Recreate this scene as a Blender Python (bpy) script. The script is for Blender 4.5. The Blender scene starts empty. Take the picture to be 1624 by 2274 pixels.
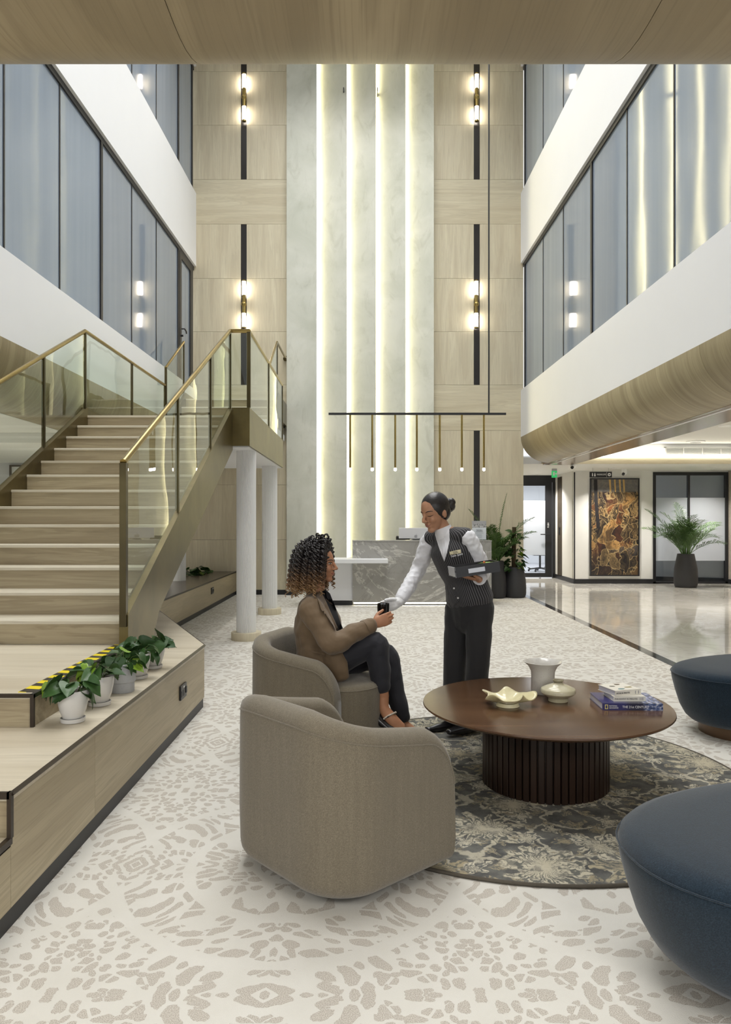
import bpy, bmesh, math, random
from mathutils import Vector, Matrix, Quaternion, Euler, noise as mnoise

SC = bpy.context.scene
COL = SC.collection
R = math.radians
random.seed(7)

# ------------------------------------------------------------------ camera, world, exposure, large lights
F = 1624.0
H = 1.36
cam_d = bpy.data.cameras.new('camera')
cam_d.sensor_fit = 'HORIZONTAL'
cam_d.sensor_width = 24.0
cam_d.lens = 24.0
cam_d.shift_y = (1158 - 1137) / 1624.0
cam_d.clip_start = 0.05
cam_d.clip_end = 200
cam = bpy.data.objects.new('camera', cam_d)
COL.objects.link(cam)
cam.location = (0, 0, H)
cam.rotation_euler = (R(90), 0, 0)
SC.camera = cam

w = bpy.data.worlds.new('daylight')
w.use_nodes = True
w.node_tree.nodes['Background'].inputs[0].default_value = (0.93, 0.96, 1.0, 1)
w.node_tree.nodes['Background'].inputs[1].default_value = 0.9
SC.world = w

SC.view_settings.view_transform = 'Standard'
SC.view_settings.look = 'None'
SC.view_settings.exposure = 0.53
SC.view_settings.gamma = 1.0
SC.view_settings.use_curve_mapping = False


def area(name, loc, size, size_y, power, color=(1, 1, 1), rot=(0, 0, 0), shape='RECTANGLE', spread=180):
    d = bpy.data.lights.new(name, 'AREA')
    d.shape = shape
    d.size = size
    if shape in ('RECTANGLE', 'ELLIPSE'):
        d.size_y = size_y
    d.energy = power
    d.color = color
    d.spread = R(spread)
    o = bpy.data.objects.new(name, d)
    COL.objects.link(o)
    o.location = loc
    o.rotation_euler = rot
    return o


# added fill lamps of the atrium, under the unseen roof panels built further down
for yy in (3.9, 7.4, 10.9):
    area('atrium_fill_lamp', (-0.15, yy, 10.2), 4.6, 1.6, 122, (1.0, 1.0, 0.99), spread=135)
# added fill lamps below the unseen lounge ceiling, under the front gallery
for xx in (-1.6, 1.6):
    area('lounge_fill_lamp', (xx, -0.6, 2.42), 1.2, 1.2, 48, (1.0, 0.97, 0.93))

# ------------------------------------------------------------------ materials


class NT:
    def __init__(self, name):
        self.m = bpy.data.materials.new(name)
        self.m.use_nodes = True
        self.t = self.m.node_tree
        self.b = self.t.nodes['Principled BSDF']
        self.out = self.t.nodes['Material Output']

    def n(self, typ, ins=None, **props):
        nd = self.t.nodes.new(typ)
        for k, v in props.items():
            setattr(nd, k, v)
        if ins:
            for k, v in ins.items():
                self.set(nd.inputs[k], v)
        return nd

    def set(self, sock, v):
        if isinstance(v, bpy.types.NodeSocket):
            self.t.links.new(v, sock)
        elif isinstance(v, bpy.types.Node):
            self.t.links.new(v.outputs[0], sock)
        else:
            if hasattr(sock, 'default_value'):
                dv = sock.default_value
                if hasattr(dv, '__len__') and len(dv) == 4 and hasattr(v, '__len__') and len(v) == 3:
                    v = tuple(v) + (1,)
                sock.default_value = v

    def math(self, op, a, b=None, c=None, clamp=False):
        nd = self.t.nodes.new('ShaderNodeMath')
        nd.operation = op
        nd.use_clamp = clamp
        self.set(nd.inputs[0], a)
        if b is not None:
            self.set(nd.inputs[1], b)
        if c is not None:
            self.set(nd.inputs[2], c)
        return nd.outputs[0]

    def vmath(self, op, a, b=None):
        nd = self.t.nodes.new('ShaderNodeVectorMath')
        nd.operation = op
        self.set(nd.inputs[0], a)
        if b is not None:
            self.set(nd.inputs[1], b)
        return nd.outputs[0] if op not in ('LENGTH', 'DISTANCE', 'DOT_PRODUCT') else nd.outputs['Value']

    def mix(self, fac, a, b, blend='MIX'):
        nd = self.t.nodes.new('ShaderNodeMix')
        nd.data_type = 'RGBA'
        nd.blend_type = blend
        self.set(nd.inputs[0], fac)
        self.set(nd.inputs[6], a)
        self.set(nd.inputs[7], b)
        return nd.outputs[2]

    def ramp(self, fac, stops, interp='LINEAR'):
        nd = self.t.nodes.new('ShaderNodeValToRGB')
        cr = nd.color_ramp
        cr.interpolation = interp
        while len(cr.elements) < len(stops):
            cr.elements.new(0.5)
        for e, (p, c) in zip(cr.elements, stops):
            e.position = p
            e.color = tuple(c) + ((1,) if len(c) == 3 else ())
        self.set(nd.inputs[0], fac)
        return nd.outputs[0]

    def smooth(self, v, lo, hi):
        nd = self.t.nodes.new('ShaderNodeMapRange')
        nd.interpolation_type = 'SMOOTHSTEP'
        self.set(nd.inputs[0], v)
        nd.inputs[1].default_value = lo
        nd.inputs[2].default_value = hi
        return nd.outputs[0]

    def obj(self, scale=(1, 1, 1), rnd=True):
        tc = self.n('ShaderNodeTexCoord')
        v = tc.outputs['Object']
        if rnd:
            oi = self.n('ShaderNodeObjectInfo')
            off = self.vmath('MULTIPLY', oi.outputs['Random'], (37.0, 53.0, 71.0))
            v = self.vmath('ADD', v, off)
        return self.vmath('MULTIPLY', v, scale)

    def noise(self, vec, scale=5, detail=2, rough=0.5, dist=0.0):
        nd = self.n('ShaderNodeTexNoise', {'Scale': scale, 'Detail': detail, 'Roughness': rough, 'Distortion': dist})
        self.set(nd.inputs['Vector'], vec)
        return nd.outputs['Fac']

    def bump(self, height, strength=0.3, dist=0.01):
        nd = self.n('ShaderNodeBump', {'Strength': strength, 'Distance': dist, 'Height': height})
        self.set(self.b.inputs['Normal'], nd.outputs[0])

    def p(self, **kw):
        names = {'color': 'Base Color', 'rough': 'Roughness', 'metal': 'Metallic', 'spec': 'Specular IOR Level', 'ior': 'IOR',
                 'coat': 'Coat Weight', 'coat_rough': 'Coat Roughness', 'emit': 'Emission Color', 'emit_s': 'Emission Strength',
                 'sheen': 'Sheen Weight', 'sheen_rough': 'Sheen Roughness', 'trans': 'Transmission Weight', 'sss': 'Subsurface Weight', 'alpha': 'Alpha'}
        for k, v in kw.items():
            self.set(self.b.inputs[names[k]], v)
        return self.m


def srgb(r, g, b):
    def f(c):
        c /= 255.0
        return c / 12.92 if c <= 0.04045 else ((c + 0.055) / 1.055) ** 2.4
    return (f(r), f(g), f(b))


def plain(name, col, rough=0.5, metal=0.0, var=0.0, scale=8, **kw):
    t = NT(name)
    c = col
    if var:
        v = t.noise(t.obj(), scale, 4)
        c = t.mix(v, tuple(max(0, x * (1 - var)) for x in col), tuple(min(1, x * (1 + var)) for x in col))
    return t.p(color=c, rough=rough, metal=metal, **kw)


def emitter(name, col, s):
    t = NT(name)
    return t.p(color=(0.02, 0.02, 0.02), emit=col, emit_s=s, rough=0.6)


def wood(name, axes, dark, light, rough=0.42, fig=0.5, k=1.0, tone=(0.93, 1.0, 1.05)):
    """axes: multiplier per axis, 0 along the grain, 1 across it"""
    dark, light = [tuple(a * b for a, b in zip(c_, tone)) for c_ in (dark, light)]
    t = NT(name)
    sc = tuple((7.0 * k if a else 0.55 * k) for a in axes)
    v = t.obj(sc)
    n1 = t.noise(v, 0.55, 5, 0.55, 0.9)
    rings = t.math('SINE', t.math('MULTIPLY', n1, 46.0))
    rings = t.math('MULTIPLY_ADD', rings, 0.5, 0.5)
    sc2 = tuple((150.0 if a else 3.0) for a in axes)
    n2 = t.noise(t.obj(sc2), 1.0, 3, 0.6)
    sc3 = tuple((22.0 if a else 0.7) for a in axes)
    n3 = t.noise(t.obj(sc3), 1.0, 4, 0.6)
    base = t.ramp(n1, [(0.25, dark), (0.72, light)])
    mid = tuple((a * 0.72 + b * 0.28) * 0.9 for a, b in zip(dark, light))
    c = t.mix(t.math('MULTIPLY', t.smooth(rings, 0.55, 1.0), 0.5 * fig), base, mid)
    c = t.mix(t.math('MULTIPLY', t.smooth(n3, 0.5, 0.8), 0.55 * fig), c, mid)
    c = t.mix(t.math('MULTIPLY', t.smooth(n2, 0.45, 0.85), 0.45), c, tuple(x * 0.62 for x in dark))
    t.bump(n2, 0.08, 0.002)
    return t.p(color=c, rough=rough, spec=0.35)


OAK_D, OAK_L = srgb(166, 146, 116), srgb(214, 197, 167)
M = {}
M['oak_v'] = wood('oak_vertical_grain', (1, 1, 0), srgb(196, 178, 149), srgb(220, 205, 176), fig=0.5, k=2.2)
M['oak_x'] = wood('oak_cross_grain', (0, 1, 1), srgb(194, 176, 146), srgb(220, 205, 176), fig=0.7, k=1.8)
M['oak_y'] = wood('oak_depth_grain', (1, 0, 1), srgb(160, 142, 114), srgb(196, 178, 147), fig=0.8)
M['oak_beam_y'] = wood('oak_round_beam', (0, 1, 0), srgb(134, 116, 87), srgb(184, 165, 130), fig=0.9)
M['oak_beam_x'] = wood('oak_round_front_beam', (1, 0, 0), srgb(138, 119, 91), srgb(174, 154, 122), fig=1.0, k=0.7)
M['oak_riser_shade'] = wood('oak_riser_shade', (0, 1, 1), srgb(146, 126, 97), srgb(186, 167, 135), fig=1.0, k=1.6)  # same oak laminate, with shade put into a darker colour
M['oak_tread_lit'] = wood('oak_tread_lit', (0, 1, 1), srgb(196, 180, 155), srgb(226, 212, 190), fig=0.35)  # same laminate as the risers, overhead light put into the paler colour
M['oak_top_lit'] = wood('oak_platform_top_lit', (0, 1, 1), srgb(190, 172, 146), srgb(222, 206, 182), fig=0.4)  # same wood as the platform sides, light from above painted in
M['oak_side_shade'] = wood('oak_platform_side_shade', (1, 0, 1), srgb(160, 140, 109), srgb(198, 179, 147), fig=1.0, k=1.2)  # platform wood with the shade of its upright face in the colour
M['oak_dark'] = wood('oak_bench_top', (1, 0, 1), srgb(70, 60, 48), srgb(92, 80, 66), rough=0.25)
M['white'] = plain('white_paint', srgb(226, 227, 229), 0.55, var=0.02, scale=2)
M['ceil_white'] = plain('ceiling_paint', srgb(222, 221, 216), 0.6, var=0.02)
M['grey_wall'] = plain('grey_paint', srgb(208, 209, 212), 0.6, var=0.03)
M['black'] = plain('black_metal', (0.012, 0.012, 0.014), 0.38, var=0.2)
M['black_gap'] = plain('black_inlay', (0.016, 0.013, 0.011), 0.3, var=0.2)
M['skirt'] = plain('black_skirting', (0.014, 0.014, 0.016), 0.45, var=0.3)
M['trim_dark'] = plain('dark_bronze_trim', srgb(52, 42, 32), 0.4, 0.3, var=0.2)
M['plastic_white'] = plain('white_plastic', srgb(232, 232, 230), 0.35, var=0.02)
M['steel'] = plain('brushed_steel', srgb(170, 170, 172), 0.3, 1.0, var=0.08)
M['bulb'] = emitter('glowing_tube', (1.0, 0.90, 0.76), 16.0)
M['bulb_small'] = emitter('glowing_bulb', (1.0, 0.93, 0.82), 14.0)
M['led'] = emitter('led_strip', (1.0, 0.88, 0.54), 9.5)
M['led_white'] = emitter('led_cove', (1.0, 0.95, 0.80), 9.0)
M['lamp_disc'] = emitter('downlight_disc', (1.0, 0.97, 0.93), 7.0)
M['fill_panel'] = emitter('fill_panel_glow', (1.0, 0.98, 0.95), 0.7)  # glow of the light panels added out of view


def brushed(name, dark, light, axes=(1, 1, 0), rough=0.32):
    t = NT(name)
    n1 = t.noise(t.obj((1.2, 1.2, 1.2)), 1.2, 4, 0.6, 0.5)
    n2 = t.noise(t.obj(tuple(120 if a else 4 for a in axes)), 1, 2)
    c = t.ramp(n1, [(0.3, dark), (0.7, light)])
    c = t.mix(t.math('MULTIPLY', n2, 0.25), c, tuple(x * 0.6 for x in dark))
    return t.p(color=c, metal=0.85, rough=rough)


M['bronze'] = brushed('antique_bronze', srgb(92, 82, 54), srgb(130, 117, 78))
M['brass'] = brushed('satin_brass', srgb(146, 125, 72), srgb(184, 163, 102), rough=0.25)
M['bronze_post'] = brushed('bronze_post', srgb(70, 62, 42), srgb(100, 90, 60), rough=0.28)


def glass_clear(name, tint, refl=1.0, rough=0.0):
    t = NT(name)
    tr = t.n('ShaderNodeBsdfTransparent', {'Color': tint})
    gl = t.n('ShaderNodeBsdfGlossy', {'Color': (1, 1, 1), 'Roughness': rough})
    fr = t.n('ShaderNodeFresnel', {'IOR': 1.5})
    nz = t.noise(t.obj((1, 1, 1)), 1.3, 2)
    bp = t.n('ShaderNodeBump', {'Strength': 0.012, 'Distance': 0.3, 'Height': nz})
    t.set(gl.inputs['Normal'], bp.outputs[0])
    mx = t.n('ShaderNodeMixShader')
    ge = t.n('ShaderNodeNewGeometry')
    front = t.math('SUBTRACT', 1.0, ge.outputs['Backfacing'])
    t.set(mx.inputs[0], t.math('MULTIPLY', t.math('MULTIPLY', fr.outputs[0], refl, clamp=True), front))
    t.set(mx.inputs[1], tr.outputs[0])
    t.set(mx.inputs[2], gl.outputs[0])
    t.t.links.new(mx.outputs[0], t.out.inputs[0])
    return t.m


M['glass_rail'] = glass_clear('balustrade_glass', (0.93, 0.965, 0.935), 1.15)
M['glass_door'] = glass_clear('door_glass', (0.93, 0.95, 0.96), 1.0)


def film_glass():
    t = NT('filmed_window_glass')
    nz = t.noise(t.obj((1, 1, 0.4)), 0.9, 2)
    n2 = t.noise(t.obj((6, 6, 0.25)), 1.0, 3)
    c = t.mix(n2, srgb(124, 136, 152), srgb(148, 159, 173))
    bp = t.n('ShaderNodeBump', {'Strength': 0.022, 'Distance': 0.3, 'Height': nz})
    m = t.p(color=c, rough=0.06, ior=1.6, spec=0.5)
    t.set(t.b.inputs['Normal'], bp.outputs[0])
    return m


M['film_glass'] = film_glass()


def frosted():
    t = NT('frosted_film')
    df = t.n('ShaderNodeBsdfDiffuse', {'Color': srgb(214, 218, 224)})
    tl = t.n('ShaderNodeBsdfTranslucent', {'Color': srgb(225, 228, 232)})
    m1 = t.n('ShaderNodeMixShader', {0: 0.45, 1: df.outputs[0], 2: tl.outputs[0]})
    t.t.links.new(m1.outputs[0], t.out.inputs[0])
    n = t.noise(t.obj(), 3, 2)
    t.set(df.inputs['Color'], t.mix(n, srgb(206, 210, 217), srgb(220, 224, 229)))
    return t.m


M['frost'] = frosted()


def stone_plaster():
    t = NT('grey_green_plaster')
    v = t.obj((1, 1, 1))
    n1 = t.noise(v, 1.1, 6, 0.6, 0.6)
    n2 = t.noise(t.obj((1, 1, 0.5)), 4.0, 6, 0.65, 1.2)
    c = t.ramp(n1, [(0.3, srgb(192, 194, 180)), (0.7, srgb(216, 216, 205))])
    c = t.mix(t.math('MULTIPLY', t.smooth(n2, 0.5, 0.75), 0.35), c, srgb(160, 160, 142))
    t.bump(n2, 0.06, 0.01)
    return t.p(color=c, rough=0.5, spec=0.3)


M['plaster'] = stone_plaster()


def marble(name, lo, hi, vein, scale, rough, bump=0.0, tiles=False):
    t = NT(name)
    v = t.obj((1, 1, 1), rnd=not tiles)
    n1 = t.noise(v, scale, 6, 0.6, 0.8)
    n2 = t.noise(v, scale * 0.8, 8, 0.65, 1.5)
    c = t.ramp(n1, [(0.3, lo), (0.7, hi)])
    vn = t.math('ABSOLUTE', t.math('SUBTRACT', n2, 0.5))
    c = t.mix(t.math('MULTIPLY', t.math('SUBTRACT', 1.0, t.smooth(vn, 0.0, 0.018)), 0.7), c, vein)
    n3 = t.noise(v, scale * 1.4, 8, 0.6, 2.2)
    vn3 = t.math('ABSOLUTE', t.math('SUBTRACT', n3, 0.47))
    c = t.mix(t.math('MULTIPLY', t.math('SUBTRACT', 1.0, t.smooth(vn3, 0.0, 0.03)), 0.35), c, tuple(x * 0.75 for x in lo))
    return t.p(color=c, rough=rough, spec=0.5)


M['desk_marble'] = marble('grey_veined_marble', srgb(142, 140, 134), srgb(168, 166, 160), srgb(206, 203, 196), 0.7, 0.25)
M['floor_marble'] = marble('polished_beige_marble', srgb(192, 188, 178), srgb(210, 206, 198), srgb(218, 215, 208), 0.6, 0.05, tiles=True)
M['dark_granite'] = marble('dark_granite_border', srgb(50, 48, 48), srgb(76, 74, 72), srgb(98, 94, 90), 5, 0.08)


def carpet():
    t = NT('cream_scroll_carpet')
    tc = t.n('ShaderNodeTexCoord')
    v = tc.outputs['Object']
    sx = t.n('ShaderNodeSeparateXYZ', {0: v})
    px = t.math('PINGPONG', t.math('ADD', sx.outputs[0], 39.97), 0.62)
    py = t.math('PINGPONG', t.math('ADD', sx.outputs[1], 40.3), 0.80)
    mv = t.n('ShaderNodeCombineXYZ', {0: px, 1: py, 2: 0.0}).outputs[0]
    rad = t.vmath('LENGTH', mv)
    wn = t.n('ShaderNodeTexNoise', {'Vector': mv, 'Scale': 2.6, 'Detail': 1.0})
    w1 = t.vmath('MULTIPLY', t.vmath('SUBTRACT', wn.outputs['Color'], (0.5, 0.5, 0.5)), (0.34, 0.34, 0.0))
    wv = t.vmath('ADD', mv, w1)
    ws = t.n('ShaderNodeSeparateXYZ', {0: wv})
    # leaves lie across a diagonal, bent by the warp
    a = t.math('ADD', ws.outputs[0], ws.outputs[1])
    b = t.math('SUBTRACT', ws.outputs[0], ws.outputs[1])
    lv = t.n('ShaderNodeCombineXYZ', {0: t.math('MULTIPLY', a, 0.62), 1: t.math('MULTIPLY', b, 1.15), 2: 0.0}).outputs[0]
    vo = t.n('ShaderNodeTexVoronoi', {'Vector': lv, 'Scale': 11.5, 'Randomness': 0.85}, feature='F1', voronoi_dimensions='2D')
    ve = t.n('ShaderNodeTexVoronoi', {'Vector': lv, 'Scale': 11.5, 'Randomness': 0.85}, feature='DISTANCE_TO_EDGE', voronoi_dimensions='2D')
    cs = t.n('ShaderNodeSeparateXYZ', {0: vo.outputs['Color']})
    wob = t.math('MULTIPLY', t.math('SUBTRACT', t.noise(mv, 26, 3), 0.5), 0.5)
    lim = t.math('MULTIPLY_ADD', cs.outputs[0], 0.20, 0.27)
    blob = t.smooth(t.math('SUBTRACT', lim, t.math('ADD', vo.outputs['Distance'], wob)), -0.03, 0.05)
    gap = t.smooth(ve.outputs['Distance'], 0.05, 0.11)
    isl = t.math('MULTIPLY', blob, gap)
    # small buds between the leaves
    v2 = t.n('ShaderNodeTexVoronoi', {'Vector': wv, 'Scale': 19.0, 'Randomness': 0.9}, feature='F1', voronoi_dimensions='2D')
    c2 = t.n('ShaderNodeSeparateXYZ', {0: v2.outputs['Color']})
    bud = t.math('MULTIPLY', t.smooth(t.math('SUBTRACT', 0.30, t.math('ADD', v2.outputs['Distance'], wob)), -0.03, 0.05), t.math('GREATER_THAN', c2.outputs[0], 0.55))
    isl = t.math('MAXIMUM', isl, t.math('MULTIPLY', bud, t.math('SUBTRACT', 1.0, t.smooth(vo.outputs['Distance'], 0.4, 0.3))))
    # cream medallion rings
    rr = t.math('ADD', rad, t.math('MULTIPLY', t.math('SUBTRACT', t.noise(mv, 9, 1), 0.5), 0.03))
    for r_, wd in ((0.40, 0.016), (0.66, 0.018), (0.14, 0.012)):
        ring = t.math('ABSOLUTE', t.math('SUBTRACT', rr, r_))
        isl = t.math('MULTIPLY', isl, t.smooth(ring, wd, wd + 0.014))
    speck = t.noise(v, 330, 2, 0.7)
    fine = t.noise(v, 150, 3, 0.75)
    patch = t.noise(v, 5, 4)
    cream = t.mix(patch, srgb(203, 200, 191), srgb(220, 218, 212))
    cream = t.mix(t.math('MULTIPLY', speck, 0.22), cream, srgb(186, 181, 170))
    taupe = t.mix(t.smooth(speck, 0.36, 0.64), srgb(150, 141, 130), srgb(204, 198, 188))
    edge = t.smooth(t.math('ADD', isl, t.math('MULTIPLY', t.math('SUBTRACT', fine, 0.5), 1.3)), 0.32, 0.68)
    c = t.mix(t.math('MULTIPLY', edge, 0.82), cream, taupe)
    hgt = t.math('ADD', t.math('MULTIPLY', t.math('SUBTRACT', 1.0, edge), 0.7), t.math('MULTIPLY', speck, 0.6))
    t.bump(hgt, 0.45, 0.005)
    return t.p(color=c, rough=0.95, spec=0.1)


M['carpet'] = carpet()


def rug():
    t = NT('slate_floral_rug')
    tc = t.n('ShaderNodeTexCoord')
    v = tc.outputs['Object']
    wn = t.n('ShaderNodeTexNoise', {'Vector': v, 'Scale': 6.0, 'Detail': 3.0})
    wf = t.n('ShaderNodeTexNoise', {'Vector': v, 'Scale': 34.0, 'Detail': 3.0})
    v1 = t.vmath('ADD', v, t.vmath('MULTIPLY', t.vmath('SUBTRACT', wn.outputs['Color'], (0.5, 0.5, 0.5)), (0.16, 0.16, 0)))
    v1 = t.vmath('ADD', v1, t.vmath('MULTIPLY', t.vmath('SUBTRACT', wf.outputs['Color'], (0.5, 0.5, 0.5)), (0.045, 0.045, 0)))

    def flowers(scale, petals, r0, amp, off):
        vv = t.vmath('ADD', v1, off)
        vo = t.n('ShaderNodeTexVoronoi', {'Vector': vv, 'Scale': scale, 'Randomness': 0.75}, feature='F1', voronoi_dimensions='2D')
        loc = t.vmath('SUBTRACT', vv, vo.outputs['Position'])
        s = t.n('ShaderNodeSeparateXYZ', {0: loc})
        a = t.math('ARCTAN2', s.outputs[1], s.outputs[0])
        cs = t.n('ShaderNodeSeparateXYZ', {0: vo.outputs['Color']})
        pet = t.math('ABSOLUTE', t.math('SINE', t.math('MULTIPLY_ADD', a, petals, t.math('MULTIPLY', cs.outputs[0], 6.0))))
        rr = t.math('MULTIPLY_ADD', pet, amp, r0)
        rr = t.math('MULTIPLY', rr, t.math('MULTIPLY_ADD', cs.outputs[1], 0.5, 0.65))
        d = vo.outputs['Distance']
        q = t.math('DIVIDE', d, rr)
        m = t.math('SUBTRACT', 1.0, t.smooth(q, 0.88, 1.0))
        ray = t.smooth(t.math('SINE', t.math('MULTIPLY', a, petals * 6.0)), 0.35, 0.9)
        veins = t.math('MULTIPLY', t.math('MAXIMUM', t.math('MULTIPLY', ray, 0.8), t.smooth(t.math('SINE', t.math('MULTIPLY_ADD', q, 12.0, cs.outputs[2])), 0.5, 0.95)), t.smooth(q, 0.15, 0.3))
        return m, veins, cs.outputs[2]

    m1, e1, r1 = flowers(2.5, 5.5, 0.20, 0.26, (0.3, 0.1, 0))
    m2, e2, r2 = flowers(4.9, 2.5, 0.14, 0.24, (3.3, 1.1, 0))
    m3, e3, r3 = flowers(9.5, 1.5, 0.10, 0.26, (7.7, 5.1, 0))
    vd = t.n('ShaderNodeTexVoronoi', {'Vector': v1, 'Scale': 4.0}, feature='DISTANCE_TO_EDGE')
    vine = t.math('SUBTRACT', 1.0, t.smooth(vd.outputs['Distance'], 0.02, 0.045))
    speck = t.noise(v, 260, 3, 0.7)
    wear = t.noise(v, 9, 5, 0.65)
    slate = t.mix(t.smooth(wear, 0.3, 0.7), srgb(84, 84, 82), srgb(126, 125, 119))
    slate = t.mix(t.math('MULTIPLY', speck, 0.5), slate, srgb(62, 62, 62))
    beige = t.mix(wear, srgb(176, 168, 146), srgb(206, 200, 182))
    tan = t.mix(speck, srgb(140, 130, 108), srgb(182, 170, 140))
    c = t.mix(t.math('MULTIPLY', vine, 0.75), slate, beige)
    c = t.mix(t.math('MULTIPLY', m3, 0.8), c, t.mix(e3, tan, srgb(90, 94, 96)))
    c = t.mix(m2, c, t.mix(e2, beige, srgb(98, 100, 98)))
    c = t.mix(m1, c, t.mix(e1, t.mix(r1, beige, tan), srgb(104, 104, 98)))
    fade = t.smooth(t.noise(v, 22, 5, 0.75), 0.50, 0.64)
    c = t.mix(t.math('MULTIPLY', fade, 0.6), c, slate)
    t.bump(t.math('ADD', speck, t.math('MULTIPLY', m1, 0.6)), 0.5, 0.004)
    return t.p(color=c, rough=0.95, spec=0.1)


M['rug'] = rug()


def fabric(name, dark, light, weave=330.0, sheen=0.3, streak=0.22):
    t = NT(name)
    v = t.obj((1, 1, 1))
    s = t.n('ShaderNodeSeparateXYZ', {0: v})
    # twill threads on the three axes
    dgl = t.math('ADD', t.math('ADD', s.outputs[0], s.outputs[1]), t.math('MULTIPLY', s.outputs[2], 1.0))
    dg2 = t.math('SUBTRACT', t.math('ADD', s.outputs[0], t.math('MULTIPLY', s.outputs[1], -1.0)), s.outputs[2])
    dv = t.n('ShaderNodeCombineXYZ', {0: dgl, 1: dg2, 2: t.math('MULTIPLY', s.outputs[2], 0.6)}).outputs[0]
    wv = t.noise(dv, weave * 0.7, 1, 0.5)
    n1 = t.noise(v, weave, 2, 0.6)
    st = t.noise(t.vmath('MULTIPLY', v, (60, 60, 4)), 1.0, 3)
    pat = t.noise(v, 5, 4)
    f = t.math('ADD', t.math('MULTIPLY', wv, 0.35), t.math('ADD', t.math('MULTIPLY', n1, 0.4), t.math('MULTIPLY', st, streak * 0.5)))
    c = t.mix(t.smooth(f, 0.25, 0.85), dark, light)
    c = t.mix(t.math('MULTIPLY', pat, 0.3), c, tuple(x * 0.8 for x in dark))
    t.bump(t.math('ADD', wv, n1), 0.35, 0.0015)
    return t.p(color=c, rough=0.9, spec=0.15, sheen=sheen)


M['chair_fabric'] = fabric('taupe_weave', srgb(104, 96, 81), srgb(162, 152, 133))
M['sofa_fabric'] = fabric('slate_blue_weave', srgb(20, 31, 41), srgb(54, 74, 90), weave=300, sheen=0.25)

# ------------------------------------------------------------------ mesh helpers
LOC = {}


def tag(o, label=None, cat=None, group=None, kind=None):
    if label:
        o['label'] = label
    if cat:
        o['category'] = cat
    if group:
        o['group'] = group
    if kind:
        o['kind'] = kind
    return o


def thing(name, label, cat, loc=(0, 0, 0), group=None, rz=0.0):
    o = bpy.data.objects.new(name, None)
    COL.objects.link(o)
    o.empty_display_size = 0.1
    o.location = loc
    o.rotation_euler = (0, 0, rz)
    LOC[o.name] = Matrix.Translation(Vector(loc)) @ Matrix.Rotation(rz, 4, 'Z')
    return tag(o, label, cat, group)


def wm(o):
    return LOC.get(o.name, Matrix.Identity(4)) if o else Matrix.Identity(4)


def link(name, me, m=None, parent=None, smooth=False, world=True, autosmooth=None):
    """links a mesh as one object; mesh coordinates are in the scene's frame"""
    o = bpy.data.objects.new(name, me)
    COL.objects.link(o)
    if m is not None:
        me.materials.clear()
        me.materials.append(M[m] if isinstance(m, str) else m)
    if smooth:
        for pl in me.polygons:
            pl.use_smooth = True
    if autosmooth is not None:
        sharp_by_angle(me, autosmooth)
    if parent is not None:
        if world:
            me.transform(wm(parent).inverted())
        o.parent = parent
        LOC[o.name] = wm(parent)
    else:
        LOC[o.name] = Matrix.Identity(4)
    return o


def sharp_by_angle(me, deg):
    bm = bmesh.new()
    bm.from_mesh(me)
    for f in bm.faces:
        f.smooth = True
    for e in bm.edges:
        if len(e.link_faces) == 2 and e.calc_face_angle(0) > R(deg):
            e.smooth = False
    bm.to_mesh(me)
    bm.free()


def mesh(verts, faces, name='m'):
    me = bpy.data.meshes.new(name)
    me.from_pydata([tuple(v) for v in verts], [], faces)
    me.update()
    return me


def join(*vf):
    V, Fc = [], []
    for v, f in vf:
        n = len(V)
        V += [tuple(x) for x in v]
        Fc += [tuple(i + n for i in q) for q in f]
    return V, Fc


def boxvf(x0, x1, y0, y1, z0, z1):
    v = [(x0, y0, z0), (x1, y0, z0), (x1, y1, z0), (x0, y1, z0), (x0, y0, z1), (x1, y0, z1), (x1, y1, z1), (x0, y1, z1)]
    f = [(0, 3, 2, 1), (4, 5, 6, 7), (0, 1, 5, 4), (1, 2, 6, 5), (2, 3, 7, 6), (3, 0, 4, 7)]
    return v, f


def xf(vf, mat):
    return [tuple(mat @ Vector(p)) for p in vf[0]], vf[1]


def bevel_mesh(me, w_, seg=2):
    bm = bmesh.new()
    bm.from_mesh(me)
    bmesh.ops.bevel(bm, geom=list(bm.edges), offset=w_, segments=seg, affect='EDGES', profile=0.5)
    bm.to_mesh(me)
    bm.free()
    return me


def box(name, x0, x1, y0, y1, z0, z1, m, parent=None, bevel=0.0, seg=2):
    me = mesh(*boxvf(min(x0, x1), max(x0, x1), min(y0, y1), max(y0, y1), min(z0, z1), max(z0, z1)))
    if bevel:
        bevel_mesh(me, bevel, seg)
    return link(name, me, m, parent)


def prismvf(poly, axis, a, b):
    """extrude a polygon (2-D points) between a and b along axis; for axis 0 points are (y,z), 1 -> (x,z), 2 -> (x,y)"""
    def p3(p, t):
        if axis == 0:
            return (t, p[0], p[1])
        if axis == 1:
            return (p[0], t, p[1])
        return (p[0], p[1], t)
    n = len(poly)
    v = [p3(p, a) for p in poly] + [p3(p, b) for p in poly]
    f = [tuple(range(n))[::-1], tuple(range(n, 2 * n))] + [(i, (i + 1) % n, n + (i + 1) % n, n + i) for i in range(n)]
    return v, f


def fixn(me):
    bm = bmesh.new()
    bm.from_mesh(me)
    bmesh.ops.recalc_face_normals(bm, faces=bm.faces)
    bm.to_mesh(me)
    bm.free()
    return me


def prism(name, poly, axis, a, b, m, parent=None, bevel=0.0, autosmooth=None):
    me = fixn(mesh(*prismvf(poly, axis, a, b)))
    if bevel:
        bevel_mesh(me, bevel)
    return link(name, me, m, parent, autosmooth=autosmooth)


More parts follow.
